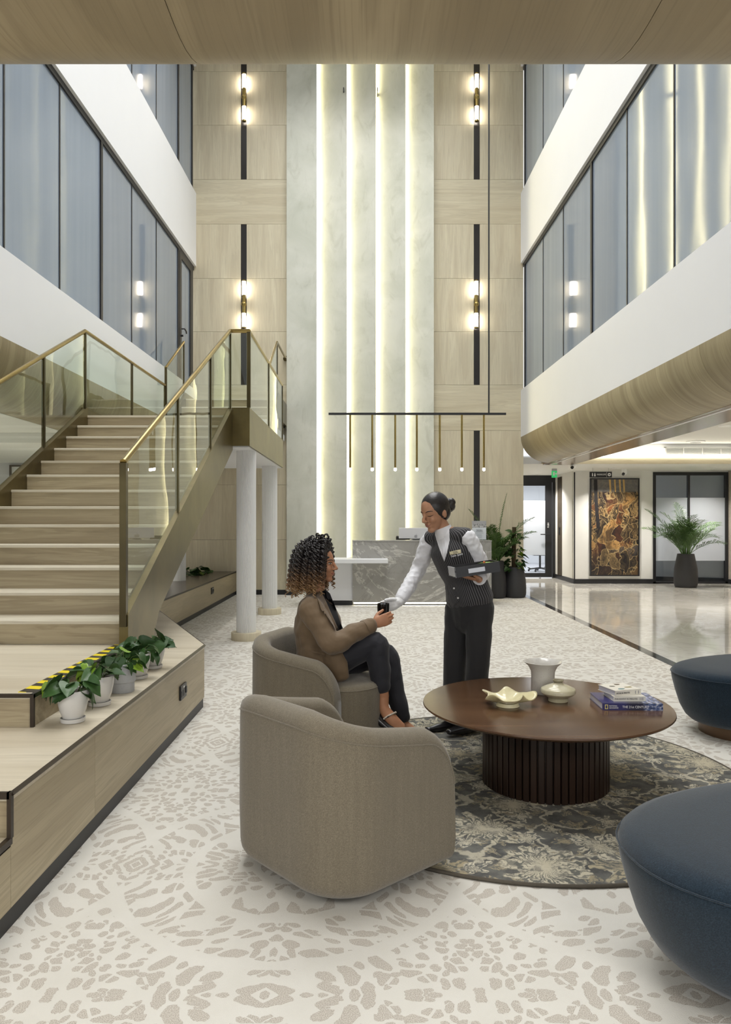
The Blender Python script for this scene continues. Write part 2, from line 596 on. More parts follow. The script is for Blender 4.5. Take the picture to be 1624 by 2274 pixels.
def lathevf(prof, seg=32, center=(0, 0, 0), cap=True):
    v, f = [], []
    for r_, z in prof:
        for i in range(seg):
            a = 2 * math.pi * i / seg
            v.append((center[0] + r_ * math.cos(a), center[1] + r_ * math.sin(a), center[2] + z))
    n = len(prof)
    for j in range(n - 1):
        for i in range(seg):
            k = (i + 1) % seg
            f.append((j * seg + i, j * seg + k, (j + 1) * seg + k, (j + 1) * seg + i))
    if cap:
        f.append(tuple(range(seg))[::-1])
        f.append(tuple((n - 1) * seg + i for i in range(seg)))
    return v, f


def lathe(name, prof, m, parent=None, center=(0, 0, 0), seg=32, smooth=True, autosmooth=40):
    return link(name, fixn(mesh(*lathevf(prof, seg, center))), m, parent, autosmooth=autosmooth if smooth else None)


def cyl(name, p0, p1, r_, m, parent=None, seg=16, r1=None):
    v, f = tubevf([p0, p1], [r_, r_ if r1 is None else r1], seg)
    return link(name, mesh(v, f), m, parent, autosmooth=40)


def frame_dirs(pts):
    n = len(pts)
    T = []
    for i in range(n):
        a = pts[max(0, i - 1)]
        b = pts[min(n - 1, i + 1)]
        d = (b - a)
        T.append(d.normalized() if d.length > 1e-9 else Vector((0, 0, 1)))
    return T


def tubevf(pts, rad, seg=10, ref=None, cap=True, round_ends=0):
    """tube through pts; each radius a number or (a, b), b along ref"""
    pts = [Vector(p) for p in pts]
    if round_ends:
        pts, rad = list(pts), list(rad)

        def sc(r_, k):
            return (r_[0] * k, r_[1] * k) if isinstance(r_, tuple) else r_ * k

        def mx(r_):
            return (r_[0] + r_[1]) / 2 if isinstance(r_, tuple) else r_
        d0 = (pts[0] - pts[1]).normalized()
        d1 = (pts[-1] - pts[-2]).normalized()
        hs, he = [], []
        for k in range(round_ends, 0, -1):
            a = (math.pi / 2) * k / (round_ends + 0.35)
            hs.append((pts[0] + d0 * mx(rad[0]) * math.sin(a) * 0.8, sc(rad[0], math.cos(a))))
            he.insert(0, (pts[-1] + d1 * mx(rad[-1]) * math.sin(a) * 0.8, sc(rad[-1], math.cos(a))))
        pts = [p for p, _ in hs] + pts + [p for p, _ in he]
        rad = [r_ for _, r_ in hs] + rad + [r_ for _, r_ in he]
    T = frame_dirs(pts)
    up = Vector(ref) if ref is not None else (Vector((0, 0, 1)) if abs(T[0].z) < 0.9 else Vector((0, 1, 0)))
    v, f = [], []
    for p, t_, r_ in zip(pts, T, rad):
        b = up - t_ * up.dot(t_)
        if b.length < 1e-6:
            b = t_.orthogonal()
        b.normalize()
        if ref is None:
            up = b
        a = b.cross(t_)
        ra, rb = r_ if isinstance(r_, tuple) else (r_, r_)
        for i in range(seg):
            an = 2 * math.pi * i / seg
            v.append(tuple(p + a * (ra * math.cos(an)) + b * (rb * math.sin(an))))
    n = len(pts)
    for j in range(n - 1):
        for i in range(seg):
            k = (i + 1) % seg
            f.append((j * seg + i, j * seg + k, (j + 1) * seg + k, (j + 1) * seg + i))
    if cap:
        f.append(tuple(range(seg))[::-1])
        f.append(tuple((n - 1) * seg + i for i in range(seg)))
    return v, f


def tube(name, pts, rad, m, parent=None, seg=10, ref=None, autosmooth=50, round_ends=0):
    if not isinstance(rad, list):
        rad = [rad] * len(pts)
    return link(name, fixn(mesh(*tubevf(pts, rad, seg, ref, True, round_ends))), m, parent, autosmooth=autosmooth)


def ellvf(c, rx, ry, rz, rot=None, seg=16, rings=10):
    v, f = [], []
    rot = rot or Matrix.Identity(3)
    c = Vector(c)
    for j in range(1, rings):
        ph = math.pi * j / rings
        for i in range(seg):
            a = 2 * math.pi * i / seg
            q = Vector((rx * math.sin(ph) * math.cos(a), ry * math.sin(ph) * math.sin(a), rz * math.cos(ph)))
            v.append(tuple(c + rot @ q))
    top = len(v)
    v.append(tuple(c + rot @ Vector((0, 0, rz))))
    v.append(tuple(c + rot @ Vector((0, 0, -rz))))
    for j in range(rings - 2):
        for i in range(seg):
            k = (i + 1) % seg
            f.append((j * seg + i, (j + 1) * seg + i, (j + 1) * seg + k, j * seg + k))
    for i in range(seg):
        k = (i + 1) % seg
        f.append((top, i, k))
        f.append((top + 1, (rings - 2) * seg + k, (rings - 2) * seg + i))
    return v, f


def text_mesh(body, size, depth=0.002, align='CENTER'):
    cu = bpy.data.curves.new('lettering', 'FONT')
    cu.body = body
    cu.size = size
    cu.extrude = depth
    cu.align_x = align
    cu.align_y = 'CENTER'
    cu.resolution_u = 3
    o = bpy.data.objects.new('lettering', cu)
    me = bpy.data.meshes.new_from_object(o)
    bpy.data.objects.remove(o)
    bpy.data.curves.remove(cu)
    return me


def lettering(name, body, size, loc, m, parent, rot=None, depth=0.001, fit=None, bold=0.0):
    """letters stand up in x/z facing -y unless rot is given"""
    me = text_mesh(body, size, depth)
    rot = rot or Matrix.Rotation(R(90), 4, 'X')
    if fit:
        xs = [v.co.x for v in me.vertices]
        wd = max(xs) - min(xs)
        me.transform(Matrix.Diagonal((fit / wd, 1, 1, 1)))
    me.transform(Matrix.Translation(Vector(loc)) @ rot)
    return link(name, me, m, parent)


def P(px, py, Y):
    return Vector(((px - 812) / F * Y, Y, H - (py - 1158) / F * Y))


def kids(o):
    return [c for c in bpy.data.objects if c.parent == o]


def copy_tree(o, parent=None):
    c = o.copy()
    COL.objects.link(c)
    c.parent = parent
    for ch in kids(o):
        copy_tree(ch, c)
    return c
# ------------------------------------------------------------------ the building
YB = 13.6                       # back wall
ZC = 10.35                      # atrium roof


def st(o):
    o['kind'] = 'structure'
    return o


st(box('floor', -8.0, 2.88, -4.0, 18.0, -0.12, 0.0, 'carpet'))
st(box('floor_marble', 2.99, 9.5, -4.0, 17.75, -0.12, 0.0, 'floor_marble'))
tr1 = st(box('trim_1', 2.88, 2.99, -4.0, 17.75, -0.12, 0.001, 'dark_granite'))

# back wall with oak panels, black inlays and the lit plaster fins
wb = st(box('wall_back', -3.6, 2.94, 13.68, 13.95, 0.0, ZC, 'black_gap'))


def zpx(y, Y=YB):
    return H + (1158 - y) / F * Y


def xpx(x, Y=YB):
    return (x - 812) / F * Y


G = 0.004
rows_l = [(0.0, 1.02), (1.02, 2.04), (2.04, 3.05), (3.90, 4.89), (4.89, 5.88), (5.88, 6.89), (7.72, 8.73), (8.73, 9.73), (9.73, ZC)]
for side, (xa, xb, sa, sb) in enumerate(((-3.6, xpx(638), xpx(535), xpx(548)), (xpx(962), 2.94, xpx(1052.5), xpx(1066)))):
    for (z0, z1) in rows_l:
        box('wood_panel', xa + G / 2, sa, 13.60, 13.68, z0 + G / 2, z1 - G / 2, 'oak_v', wb)
        box('wood_panel', sb, xb - G / 2, 13.60, 13.68, z0 + G / 2, z1 - G / 2, 'oak_v', wb)
    for (z0, z1) in ((3.05, 3.90), (6.89, 7.72)):
        box('wood_band', xa + G / 2, xb - G / 2, 13.60, 13.68, z0 + G / 2, z1 - G / 2, 'oak_x', wb)
    for (z0, z1) in ((0.1, 3.05), (3.90, 6.89), (7.72, ZC)):
        box('black_inlay', sa + 0.001, sb - 0.001, 13.615, 13.68, z0, z1, 'black_gap', wb)
# plaster fins, each turned so that its edge hides the light strip of the next
fx = [xpx(638), xpx(705), xpx(771), xpx(835), xpx(900), xpx(962)]
for i in range(5):
    a, b = fx[i], fx[i + 1]
    y_l, y_r = (13.50 if i == 0 else 13.60), 13.44
    prism('plaster_fin', [(a, 13.68), (a, y_l), (b - 0.0, y_r), (b - 0.0, y_r + 0.03), (b - 0.02, 13.68)], 2, 0.0, ZC, 'plaster', wb)
    if i < 4:
        box('light_strip', b - 0.016, b + 0.004, 13.54, 13.59, 0.05, ZC - 0.05, 'led', wb)
for sx in (764, 838):
    box('sensor', xpx(sx) - 0.008, xpx(sx) + 0.008, 13.40, 13.6, zpx(216), zpx(208), 'black', wb)
box('hose_panel', xpx(627), xpx(633.5), 13.52, 13.6, zpx(951), zpx(897), 'trim_dark', wb)
st(box('baseboard_back', -3.6, xpx(638), 13.585, 13.60, 0.0, 0.09, 'skirt'))
st(box('baseboard_back', xpx(638), -0.2, 13.48, 13.50, 0.0, 0.07, 'skirt'))
st(box('baseboard_back', xpx(962), 2.94, 13.585, 13.60, 0.0, 0.09, 'skirt'))

# side walls of the atrium, slightly splayed
SPL = 0.011


def xl(Y):
    return -3.2 - SPL * (YB - Y)


def xr(Y):
    return 2.94 + SPL * (YB - Y)


def side_prism(name, y0, y1, z0, z1, xin, thick, m, left=True, parent=None, bevel=0):
    g = xl if left else xr
    s = -1 if left else 1
    pts = [(g(y0) - s * xin, y0), (g(y1) - s * xin, y1), (g(y1) - s * xin + s * thick, y1), (g(y0) - s * xin + s * thick, y0)]
    return prism(name, pts, 2, z0, z1, m, parent, bevel)


ZB1, ZB2, ZB3, ZB4 = 3.80, 6.10, 7.46, 9.82
for left in (True, False):
    nm = 'left' if left else 'right'
    z_low = 3.0 if left else 2.93
    st(side_prism('wall_%s' % nm, 1.9, YB, z_low, ZB1, 0.05, 0.35, 'white', left))
    st(side_prism('wall_%s_upper' % nm, 1.9, YB, ZB2 if left else 6.16, ZB3, 0.05, 0.35, 'white', left))
    st(side_prism('wall_%s_top' % nm, 1.9, YB, ZB4, ZC, 0.05, 0.35, 'white', left))
# windows of the upper floors
mull_l = [(13.5, 1), (12.55, 1), (11.3, 0), (10.15, 0), (9.0, 1), (7.82, 0), (6.64, 0), (5.4, 1), (4.2, 0), (3.0, 0), (2.0, 1)]
mull_r = [(13.5, 1), (12.2, 0), (11.0, 0), (9.65, 1), (8.4, 0), (7.15, 0), (5.95, 1), (4.75, 0), (3.5, 0), (2.0, 1)]


def window(name, left, z0, z1, mull, skip_door=False):
    g = xl if left else xr
    root = st(side_prism(name, 2.0, YB, z0 - 0.01, z0 + 0.03, 0.0, 0.06, 'black', left))
    side_prism('head_frame', 2.0, YB, z1 - 0.07, z1 + 0.01, 0.01, 0.07, 'black', left, root)
    for i in range(len(mull) - 1):
        ya, yb = mull[i + 1][0], mull[i][0]
        if skip_door and i == 0:
            continue
        side_prism('pane', ya + 0.012, yb - 0.012, z0 + 0.03, z1 - 0.07, -0.012, 0.02, 'film_glass', left, root)
    for y, thick in mull:
        wd = 0.03 if thick else 0.012
        side_prism('mullion', y - wd, y + wd, z0 + 0.03, z1 - 0.07, 0.008 if thick else -0.004, 0.06 if thick else 0.03, 'black', left, root)
    return root


window('window_1', True, ZB1, ZB2, mull_l, True)
window('window_2', True, ZB3, ZB4, mull_l)
window('window_3', False, ZB1, 6.16, mull_r)
window('window_4', False, ZB3, ZB4, mull_r)
# glazed door beside the upper landing
d1 = st(side_prism('door_1', 12.60, 12.72, 3.45, 6.03, 0.012, 0.05, 'black', True))
side_prism('door_stile', 13.33, 13.45, 3.45, 6.03, 0.012, 0.05, 'black', True, d1)
side_prism('door_rail', 12.72, 13.33, 5.93, 6.03, 0.012, 0.05, 'black', True, d1)
side_prism('pane', 12.72, 13.33, 3.5, 5.93, -0.01, 0.02, 'film_glass', True, d1)
hz = 4.70
tube('door_handle', [(xl(12.7) + 0.02, 12.68, hz), (xl(12.7) + 0.07, 12.68, hz), (xl(12.7) + 0.07, 12.80, hz - 0.01), (xl(12.7) + 0.065, 12.84, hz - 0.04)], 0.012, 'black', d1, 8)
cyl('lock', (xl(12.7) + 0.012, 12.68, hz - 0.12), (xl(12.7) + 0.05, 12.68, hz - 0.12), 0.018, 'black', d1, 10)

# rounded oak soffits
def quarter(r_, n=14):
    return [(r_ * math.sin(math.pi / 2 * i / n), r_ * (1 - math.cos(math.pi / 2 * i / n))) for i in range(n + 1)]


def soffit_side(name, left, z_top, z_bot):
    g = xl if left else xr
    s = 1 if left else -1
    rz = z_top - z_bot
    rx = 0.52
    rt = None
    ys = [1.7, 4.1, 6.5, 8.9, 11.3, YB]
    for i in range(len(ys) - 1):
        ya, yb = ys[i] + 0.002, ys[i + 1] - 0.002
        v, f = [], []
        q = [(math.sin(math.pi / 2 * k / 14), 1 - math.cos(math.pi / 2 * k / 14)) for k in range(15)]
        for y in (ya, yb):
            for (a, b) in q:
                v.append((g(y) + s * 0.05 - s * rx * (1 - a), y, z_bot + rz * b))
        n = len(q)
        for k in range(n - 1):
            f.append((k, k + 1, n + k + 1, n + k))
        # closing back so the cladding has a body
        base = len(v)
        for y in (ya, yb):
            v.append((g(y) + s * 0.05 - s * rx, y, z_top))
        f.append((0, n, base + 1, base))
        f.append((n - 1, base, base + 1, 2 * n - 1))
        f.append(tuple(range(n)) + (base,))
        f.append(tuple(range(n, 2 * n)) + (base + 1,))
        o = link(name if rt is None else 'wood_cladding', fixn(mesh(v, f)), 'oak_beam_y', rt, autosmooth=35)
        if rt is None:
            rt = st(o)
    return rt


soffit_side('ceiling_left_edge', True, 3.0, 2.45)
soffit_side('ceiling_right_edge', False, 2.93, 2.45)
# round front beam over the camera, four clad panels
yc, rf = 1.6, 0.5
cl = [(-5.2, -2.1), (-2.1, -0.42), (-0.42, 0.62), (0.62, 2.2), (2.2, 5.2)]
root = None
for (xa, xb) in cl:
    pr = [(yc + rf * math.sin(math.pi / 2 * k / 14), 2.95 - rf * math.cos(math.pi / 2 * k / 14)) for k in range(15)]
    poly = [(0.9, 2.452)] + pr + [(yc + rf, 3.9), (yc + rf - 0.2, 3.9), (0.9, 2.9)]
    o = prism('ceiling_front_edge' if root is None else 'wood_cladding', poly, 0, xa + 0.0008, xb - 0.0008, 'oak_beam_x', root, autosmooth=35)
    if root is None:
        root = st(o)
st(box('wall_front_upper', -5.2, 5.2, 1.9, 2.1, 3.9, ZC, 'white'))
st(box('ceiling_front', -5.2, 5.2, -4.0, 0.9, 2.45, 2.62, 'ceil_white'))
# atrium roof
st(box('ceiling', -4.2, 4.0, 1.9, 13.95, ZC, ZC + 0.2, 'ceil_white'))
for i, yy in enumerate((3.9, 7.4, 10.9)):  # unseen panels added to go with the atrium fill lamps
    t = thing('added_ceiling_light', 'added flush white fill light panel in the unseen atrium roof', 'ceiling light', (-0.15, yy, ZC - 0.08), 'added roof fill panels')
    v1 = [(-2.45, yy - 0.8), (2.15, yy - 0.8), (2.15, yy + 0.8), (-2.45, yy + 0.8)]
    box('frame', -2.5, 2.2, yy - 0.85, yy + 0.85, ZC - 0.08, ZC, 'white', t)
    box('diffuser', -2.45, 2.15, yy - 0.8, yy + 0.8, ZC - 0.09, ZC - 0.08, 'fill_panel', t)
for xx in (-1.6, 1.6):  # unseen panels added above the lounge fill lamps
    t = thing('added_ceiling_light', 'added square white fill light panel in the unseen lounge ceiling', 'ceiling light', (xx, -0.6, 2.44), 'added lounge fill panels')
    box('frame', xx - 0.63, xx + 0.63, -1.23, 0.03, 2.44, 2.45, 'white', t)
    box('diffuser', xx - 0.6, xx + 0.6, -1.2, 0.0, 2.432, 2.44, 'fill_panel', t)

# left bay below the gallery
st(box('ceiling_left', -8.0, -3.68, 1.7, 13.95, 2.45, 2.6, 'ceil_white'))
st(box('wall_left_bay', -8.0, -3.6, 13.6, 13.95, 0.0, 2.45, 'grey_wall'))
st(box('wall_left_end', -8.2, -8.0, -4.0, 13.95, 0.0, 3.0, 'grey_wall'))
st(box('baseboard_left', -8.0, -3.6, 13.58, 13.60, 0.0, 0.09, 'skirt'))
st(box('trim_2', -8.0, -3.7, 9.0, 9.35, 2.33, 2.45, 'ceil_white'))

# right bay: soffit strip, raised lit ceiling, far dropped ceiling
st(box('ceiling_right_soffit', 3.42, 3.98, 1.7, 14.1, 2.45, 2.6, plain('soffit_laminate', srgb(150, 130, 108), 0.18, var=0.08)))
st(box('trim_3', 3.50, 3.53, 1.7, 13.9, 2.443, 2.45, 'white'))
st(box('ceiling_right', 3.98, 9.5, -4.0, 14.1, 2.86, 3.0, 'ceil_white'))
st(box('trim_4', 3.4, 9.5, 14.06, 14.12, 2.47, 2.60, 'oak_x'))
st(box('wall_right_cove', 3.4, 9.5, 14.12, 14.3, 2.6, 3.0, 'white'))
st(box('trim_5', 3.98, 9.5, 14.03, 14.12, 2.60, 2.615, 'led_white'))
st(box('ceiling_corridor', 2.94, 9.5, 14.12, 17.9, 2.47, 2.6, 'ceil_white'))
# corridor walls
YD, YA = 17.6, 16.0
XA0, XA1, XA2 = 4.58, 6.29, 7.88
st(box('wall_back_corridor', XA0, XA1, YA, YA + 0.15, 0.0, 2.47, 'ceil_white'))
st(box('wall_corridor_return', 4.57, 4.70, YA + 0.15, YD + 0.15, 0.0, 2.47, 'ceil_white'))
box('wood_jamb', 4.555, 4.57, 17.0, 17.35, 0.09, 2.40, 'oak_dark', bpy.data.objects['wall_corridor_return'])
box('call_button', 4.545, 4.56, 17.12, 17.2, 1.05, 1.22, 'black', bpy.data.objects['wall_corridor_return'])
st(box('trim_6', 4.56, 4.585, YA - 0.012, YA + 0.01, 0.0, 2.44, 'black'))
st(box('wall_corridor_left', 2.80, 2.94, 13.95, YD + 0.15, 0.0, 2.47, 'oak_v'))
st(box('wall_corridor_end', 2.94, 3.72, YD, YD + 0.12, 0.0, 2.47, 'ceil_white'))
st(box('baseboard_corridor', XA0, XA1, YA - 0.015, YA, 0.0, 0.1, 'skirt'))
st(box('baseboard_return', 4.555, 4.57, YA, YD, 0.0, 0.1, 'skirt'))
st(box('wall_right', XA2 + 0.06, XA2 + 0.25, -4.0, 16.2, 0.0, 3.0, marble('beige_stone_cladding', srgb(176, 164, 148), srgb(200, 190, 175), srgb(208, 200, 188), 2.0, 0.3)))
st(box('baseboard_right', XA2 + 0.04, XA2 + 0.06, -4.0, 16.0, 0.0, 0.1, 'skirt'))
# corridor glass door
d2 = st(box('door_2', 3.72, 3.80, YD, YD + 0.06, 0.0, 2.42, 'black'))
box('door_head', 3.80, 4.57, YD, YD + 0.06, 2.30, 2.47, 'black', d2)
box('door_frame', 4.50, 4.57, YD - 0.01, YD + 0.06, 0.0, 2.30, 'black', d2)
lf = box('door_leaf', 4.33, 4.49, YD, YD + 0.05, 0.02, 2.30, 'black', d2)
box('door_rail', 3.80, 4.33, YD, YD + 0.05, 0.02, 0.12, 'black', d2)
box('door_rail', 3.80, 4.33, YD, YD + 0.05, 2.22, 2.30, 'black', d2)
box('pane', 3.80, 4.33, YD + 0.02, YD + 0.03, 0.12, 2.22, 'glass_door', d2)
box('frosted_film', 3.80, 4.33, YD + 0.012, YD + 0.018, 0.55, 1.86, 'frost', d2)
tube('door_handle', [(4.42, YD, 1.05), (4.42, YD - 0.06, 1.05), (4.20, YD - 0.06, 1.05)], 0.012, 'black', d2, 8)
lettering('lettering', 'PUSH', 0.05, (4.40, YD - 0.004, 1.27), 'plastic_white', d2, Matrix.Rotation(R(90), 4, 'X') @ Matrix.Rotation(R(90), 4, 'Z'))
# office behind the corridor
st(box('floor_office', 2.94, 11.0, 17.75, 24.0, -0.12, 0.0, plain('grey_office_carpet', srgb(170, 170, 174), 0.9, var=0.25, scale=6)))
st(box('wall_office', 2.8, 11.0, 24.0, 24.2, 0.0, 2.8, 'grey_wall'))
st(box('ceiling_office', 2.8, 11.0, 17.75, 24.2, 2.8, 2.95, 'ceil_white'))
for i, (xx, yy) in enumerate(((4.6, 19.4), (5.3, 21.5), (4.9, 22.8))):
    t = thing('linear_ceiling_light', ('slim linear office light just beyond the glass door', 'middle linear office light seen through the glass door', 'farthest linear office light seen through the glass door')[i], 'ceiling light', (xx, yy, 2.6))
    box('housing', xx - 0.6, xx + 0.6, yy - 0.05, yy + 0.05, 2.58, 2.66, 'white', t)
    box('diffuser', xx - 0.6, xx + 0.6, yy - 0.05, yy + 0.05, 2.57, 2.58, 'lamp_disc', t)
    for q in (-0.5, 0.5):
        cyl('wire', (xx + q, yy, 2.66), (xx + q, yy, 2.8), 0.004, 'black', t, 6)
area('office_lamp', (5.2, 20.8, 2.75), 3.0, 4.0, 130, (0.95, 0.97, 1.0))

# glazed partition right of the painting
wp = st(box('window_5', XA1, XA2 + 0.05, YA - 0.02, YA + 0.06, 2.37, 2.44, 'black'))
for xx, hw in ((XA1 + 0.03, 0.03), ((xpx(1530, YA)), 0.02), (XA2 + 0.02, 0.03)):
    box('mullion', xx - hw, xx + hw, YA - 0.02, YA + 0.06, 0.0, 2.37, 'black', wp)
box('sill_frame', XA1, XA2 + 0.05, YA - 0.02, YA + 0.06, 0.0, 0.04, 'black', wp)
for xa, xb in ((XA1 + 0.06, xpx(1530, YA) - 0.02), (xpx(1530, YA) + 0.02, XA2 - 0.01)):
    box('pane', xa, xb, YA + 0.02, YA + 0.032, 0.04, 2.37, 'glass_door', wp)
    box('frosted_film', xa, xb, YA + 0.012, YA + 0.018, 0.50, 1.88, 'frost', wp)
st(box('wall_back_bulkhead', XA1, 9.5, YA, YA + 0.15, 2.44, 2.47, 'ceil_white'))
st(prism('wall_meeting_room', [(6.29, 16.9), (8.1, 16.2), (8.1, 16.35), (6.29, 17.05)], 2, 0, 2.47, plain('meeting_wall_grey', srgb(176, 178, 182), 0.5, var=0.04)))
st(prism('baseboard_meeting', [(6.29, 16.88), (8.1, 16.18), (8.1, 16.2), (6.29, 16.9)], 2, 0, 0.1, 'skirt'))

# ceiling fittings ------------------------------------------------------------


def downlight(x, y, z, label, group, r_=0.09, power=8, spread=120):
    t = thing('downlight', label, 'downlight', (x, y, z - 0.006), group)
    lathe('trim_ring', [(r_ * 0.82, -0.006), (r_ * 1.08, -0.006), (r_ * 1.12, 0.0), (r_ * 0.82, 0.0)], 'plastic_white', t, (x, y, z), 24)
    lathe('lens', [(r_ * 0.84, -0.004), (r_ * 0.84, -0.001)], 'lamp_disc', t, (x, y, z), 24)
    if power:
        area('downlight_lamp', (x, y, z - 0.012), r_ * 1.6, 0, power, (1, 0.96, 0.9), (0, 0, 0), 'DISK', spread)
    return t


def on_ceiling(px, py, z):
    Y = F * (z - H) / (1158 - py)
    return (px - 812) / F * Y, Y


dl = [(1191, 1053, 2.47, 'round downlight in front of the black framed glass door', 25),
      (1367, 1040, 2.47, 'round downlight above the tall painting', 25),
      (1593, 1039, 2.47, 'round downlight in front of the glazed partition', 25)]
for px_, py_, z_, lb, pw in dl:
    x_, y_ = on_ceiling(px_, py_, z_)
    downlight(x_, min(y_, 17.2), z_, lb, 'corridor downlights', power=pw)
x_, y_ = on_ceiling(1617, 945.5, 2.86)
downlight(x_, y_, 2.86, 'large round downlight in the raised lit ceiling', 'lounge downlights', r_=0.13, power=40)
downlight(6.2, 5.6, 2.86, 'round downlight above the marble floor, outside the glazed lobby wall', 'lounge downlights', r_=0.13, power=40)
x_, y_ = on_ceiling(44, 985.5, 2.45)
downlight(x_, y_, 2.45, 'round downlight in the low ceiling behind the stair glass', 'bay downlights', power=55)
downlight(-5.4, 6.2, 2.45, 'round downlight in the low ceiling beyond the frame of the stair', 'bay downlights', power=55)
x_, y_ = on_ceiling(1545, 980, 2.86)
t = thing('smoke_detector', 'flat white round detector on the raised lit ceiling', 'detector', (x_, y_, 2.83))
lathe('base', [(0.17, 0.0), (0.17, -0.012), (0.12, -0.02)], 'plastic_white', t, (x_, y_, 2.86), 28)
lathe('ring', [(0.06, -0.02), (0.10, -0.02), (0.09, -0.03), (0.05, -0.03)], 'grey_wall', t, (x_, y_, 2.86), 28)


def dome_camera(px, py, Y, label):
    c = P(px, py, Y)
    t = thing('security_camera', label, 'camera', (c.x, c.y, c.z), 'white dome cameras')
    lathe('mount', [(0.055, 0.06), (0.055, 0.03), (0.05, 0.0)], 'plastic_white', t, (c.x, c.y, c.z), 20)
    link('dome', fixn(mesh(*ellvf((c.x, c.y, c.z - 0.01), 0.062, 0.062, 0.055))), 'plastic_white', t, smooth=True)
    cyl('lens', (c.x - 0.025, c.y - 0.03, c.z - 0.035), (c.x - 0.045, c.y - 0.055, c.z - 0.055), 0.03, 'black', t, 16)
    return t


dome_camera(1274, 1033, 14.3, 'white dome camera with black lens under the round oak beam')
dome_camera(1387, 1048, 15.6, 'white dome camera above the top corner of the painting')
# air grille
gx0, gx1 = xpx(1476, 14.1), 9.0
ag = thing('air_grille', 'white slatted air grille in the lit ceiling recess', 'grille', (gx0, 14.1, 2.62))
box('frame', gx0, gx0 + 0.03, 14.07, 14.12, 2.615, 2.79, 'plastic_white', ag)
box('frame', gx0, gx1, 14.07, 14.12, 2.775, 2.79, 'plastic_white', ag)
for k in range(9):
    box('slat', gx0 + 0.03, gx1, 14.075, 14.115, 2.622 + k * 0.0175, 2.630 + k * 0.0175, 'plastic_white', ag)
for k in range(1, 7):
    box('divider', gx0 + k * 0.36 - 0.008, gx0 + k * 0.36 + 0.008, 14.065, 14.075, 2.615, 2.78, 'plastic_white', ag)
# hanging washroom sign
sg = P(1334.5, 1054, 15.2)
ws = thing('hanging_sign', 'black hanging washrooms sign with white arrow over the painting', 'sign', (sg.x, sg.y, sg.z - 0.06))
box('board', sg.x - 0.23, sg.x + 0.23, sg.y - 0.012, sg.y + 0.012, sg.z - 0.06, sg.z + 0.06, 'black', ws)
for q in (-0.165, 0.165):
    cyl('wire', (sg.x + q, sg.y, sg.z + 0.06), (sg.x + q, sg.y, 2.47), 0.003, 'steel', ws, 6)
lettering('lettering', 'WASHROOMS', 0.05, (sg.x + 0.01, sg.y - 0.013, sg.z), 'plastic_white', ws, fit=0.19)
box('divider', sg.x + 0.115, sg.x + 0.119, sg.y - 0.014, sg.y - 0.011, sg.z - 0.05, sg.z + 0.05, 'plastic_white', ws)
v, f = lathevf([(0.034, 0), (0.034, 0.002)], 20)
link('arrow_disc', fixn(mesh(*xf((v, f), Matrix.Translation((sg.x + 0.175, sg.y - 0.012, sg.z)) @ Matrix.Rotation(R(90), 4, 'X')))), 'plastic_white', ws)
prism('arrow', [(sg.x + 0.155, sg.z - 0.005), (sg.x + 0.175, sg.z - 0.005), (sg.x + 0.175, sg.z - 0.016), (sg.x + 0.196, sg.z), (sg.x + 0.175, sg.z + 0.016), (sg.x + 0.175, sg.z + 0.005), (sg.x + 0.155, sg.z + 0.005)], 1, sg.y - 0.016, sg.y - 0.0142, 'black', ws)
for q in (-0.175, -0.125):      # restroom figures
    link('figure_head', fixn(mesh(*ellvf((sg.x + q, sg.y - 0.013, sg.z + 0.027), 0.009, 0.002, 0.009))), 'plastic_white', ws)
    prism('figure_body', [(sg.x + q - 0.012, sg.z + 0.014), (sg.x + q + 0.012, sg.z + 0.014), (sg.x + q + (0.016 if q > -0.15 else 0.008), sg.z - 0.036), (sg.x + q - (0.016 if q > -0.15 else 0.008), sg.z - 0.036)], 1, sg.y - 0.0145, sg.y - 0.012, 'plastic_white', ws)
# exit sign
ex = P(1231.5, 1050, 15.4)
es = thing('exit_sign', 'small green running man exit sign under the corridor ceiling', 'sign', (ex.x, ex.y, ex.z - 0.1))
box('housing', ex.x - 0.05, ex.x + 0.05, ex.y - 0.025, ex.y + 0.025, ex.z + 0.04, ex.z + 0.11, 'steel', es)
box('panel', ex.x - 0.055, ex.x + 0.055, ex.y - 0.012, ex.y + 0.012, ex.z - 0.10, ex.z + 0.04, emitter('exit_green', srgb(40, 170, 90), 0.8), es)
box('pictogram', ex.x - 0.03, ex.x + 0.005, ex.y - 0.014, ex.y - 0.012, ex.z - 0.06, ex.z + 0.02, 'plastic_white', es)
prism('arrow', [(ex.x + 0.012, ex.z - 0.03), (ex.x + 0.03, ex.z - 0.03), (ex.x + 0.03, ex.z - 0.05), (ex.x + 0.05, ex.z - 0.02), (ex.x + 0.03, ex.z + 0.01), (ex.x + 0.03, ex.z - 0.01), (ex.x + 0.012, ex.z - 0.01)], 1, ex.y - 0.0145, ex.y - 0.012, 'plastic_white', es)
cyl('stem', (ex.x, ex.y, ex.z + 0.11), (ex.x, ex.y, 2.47), 0.012, 'steel', es, 8)


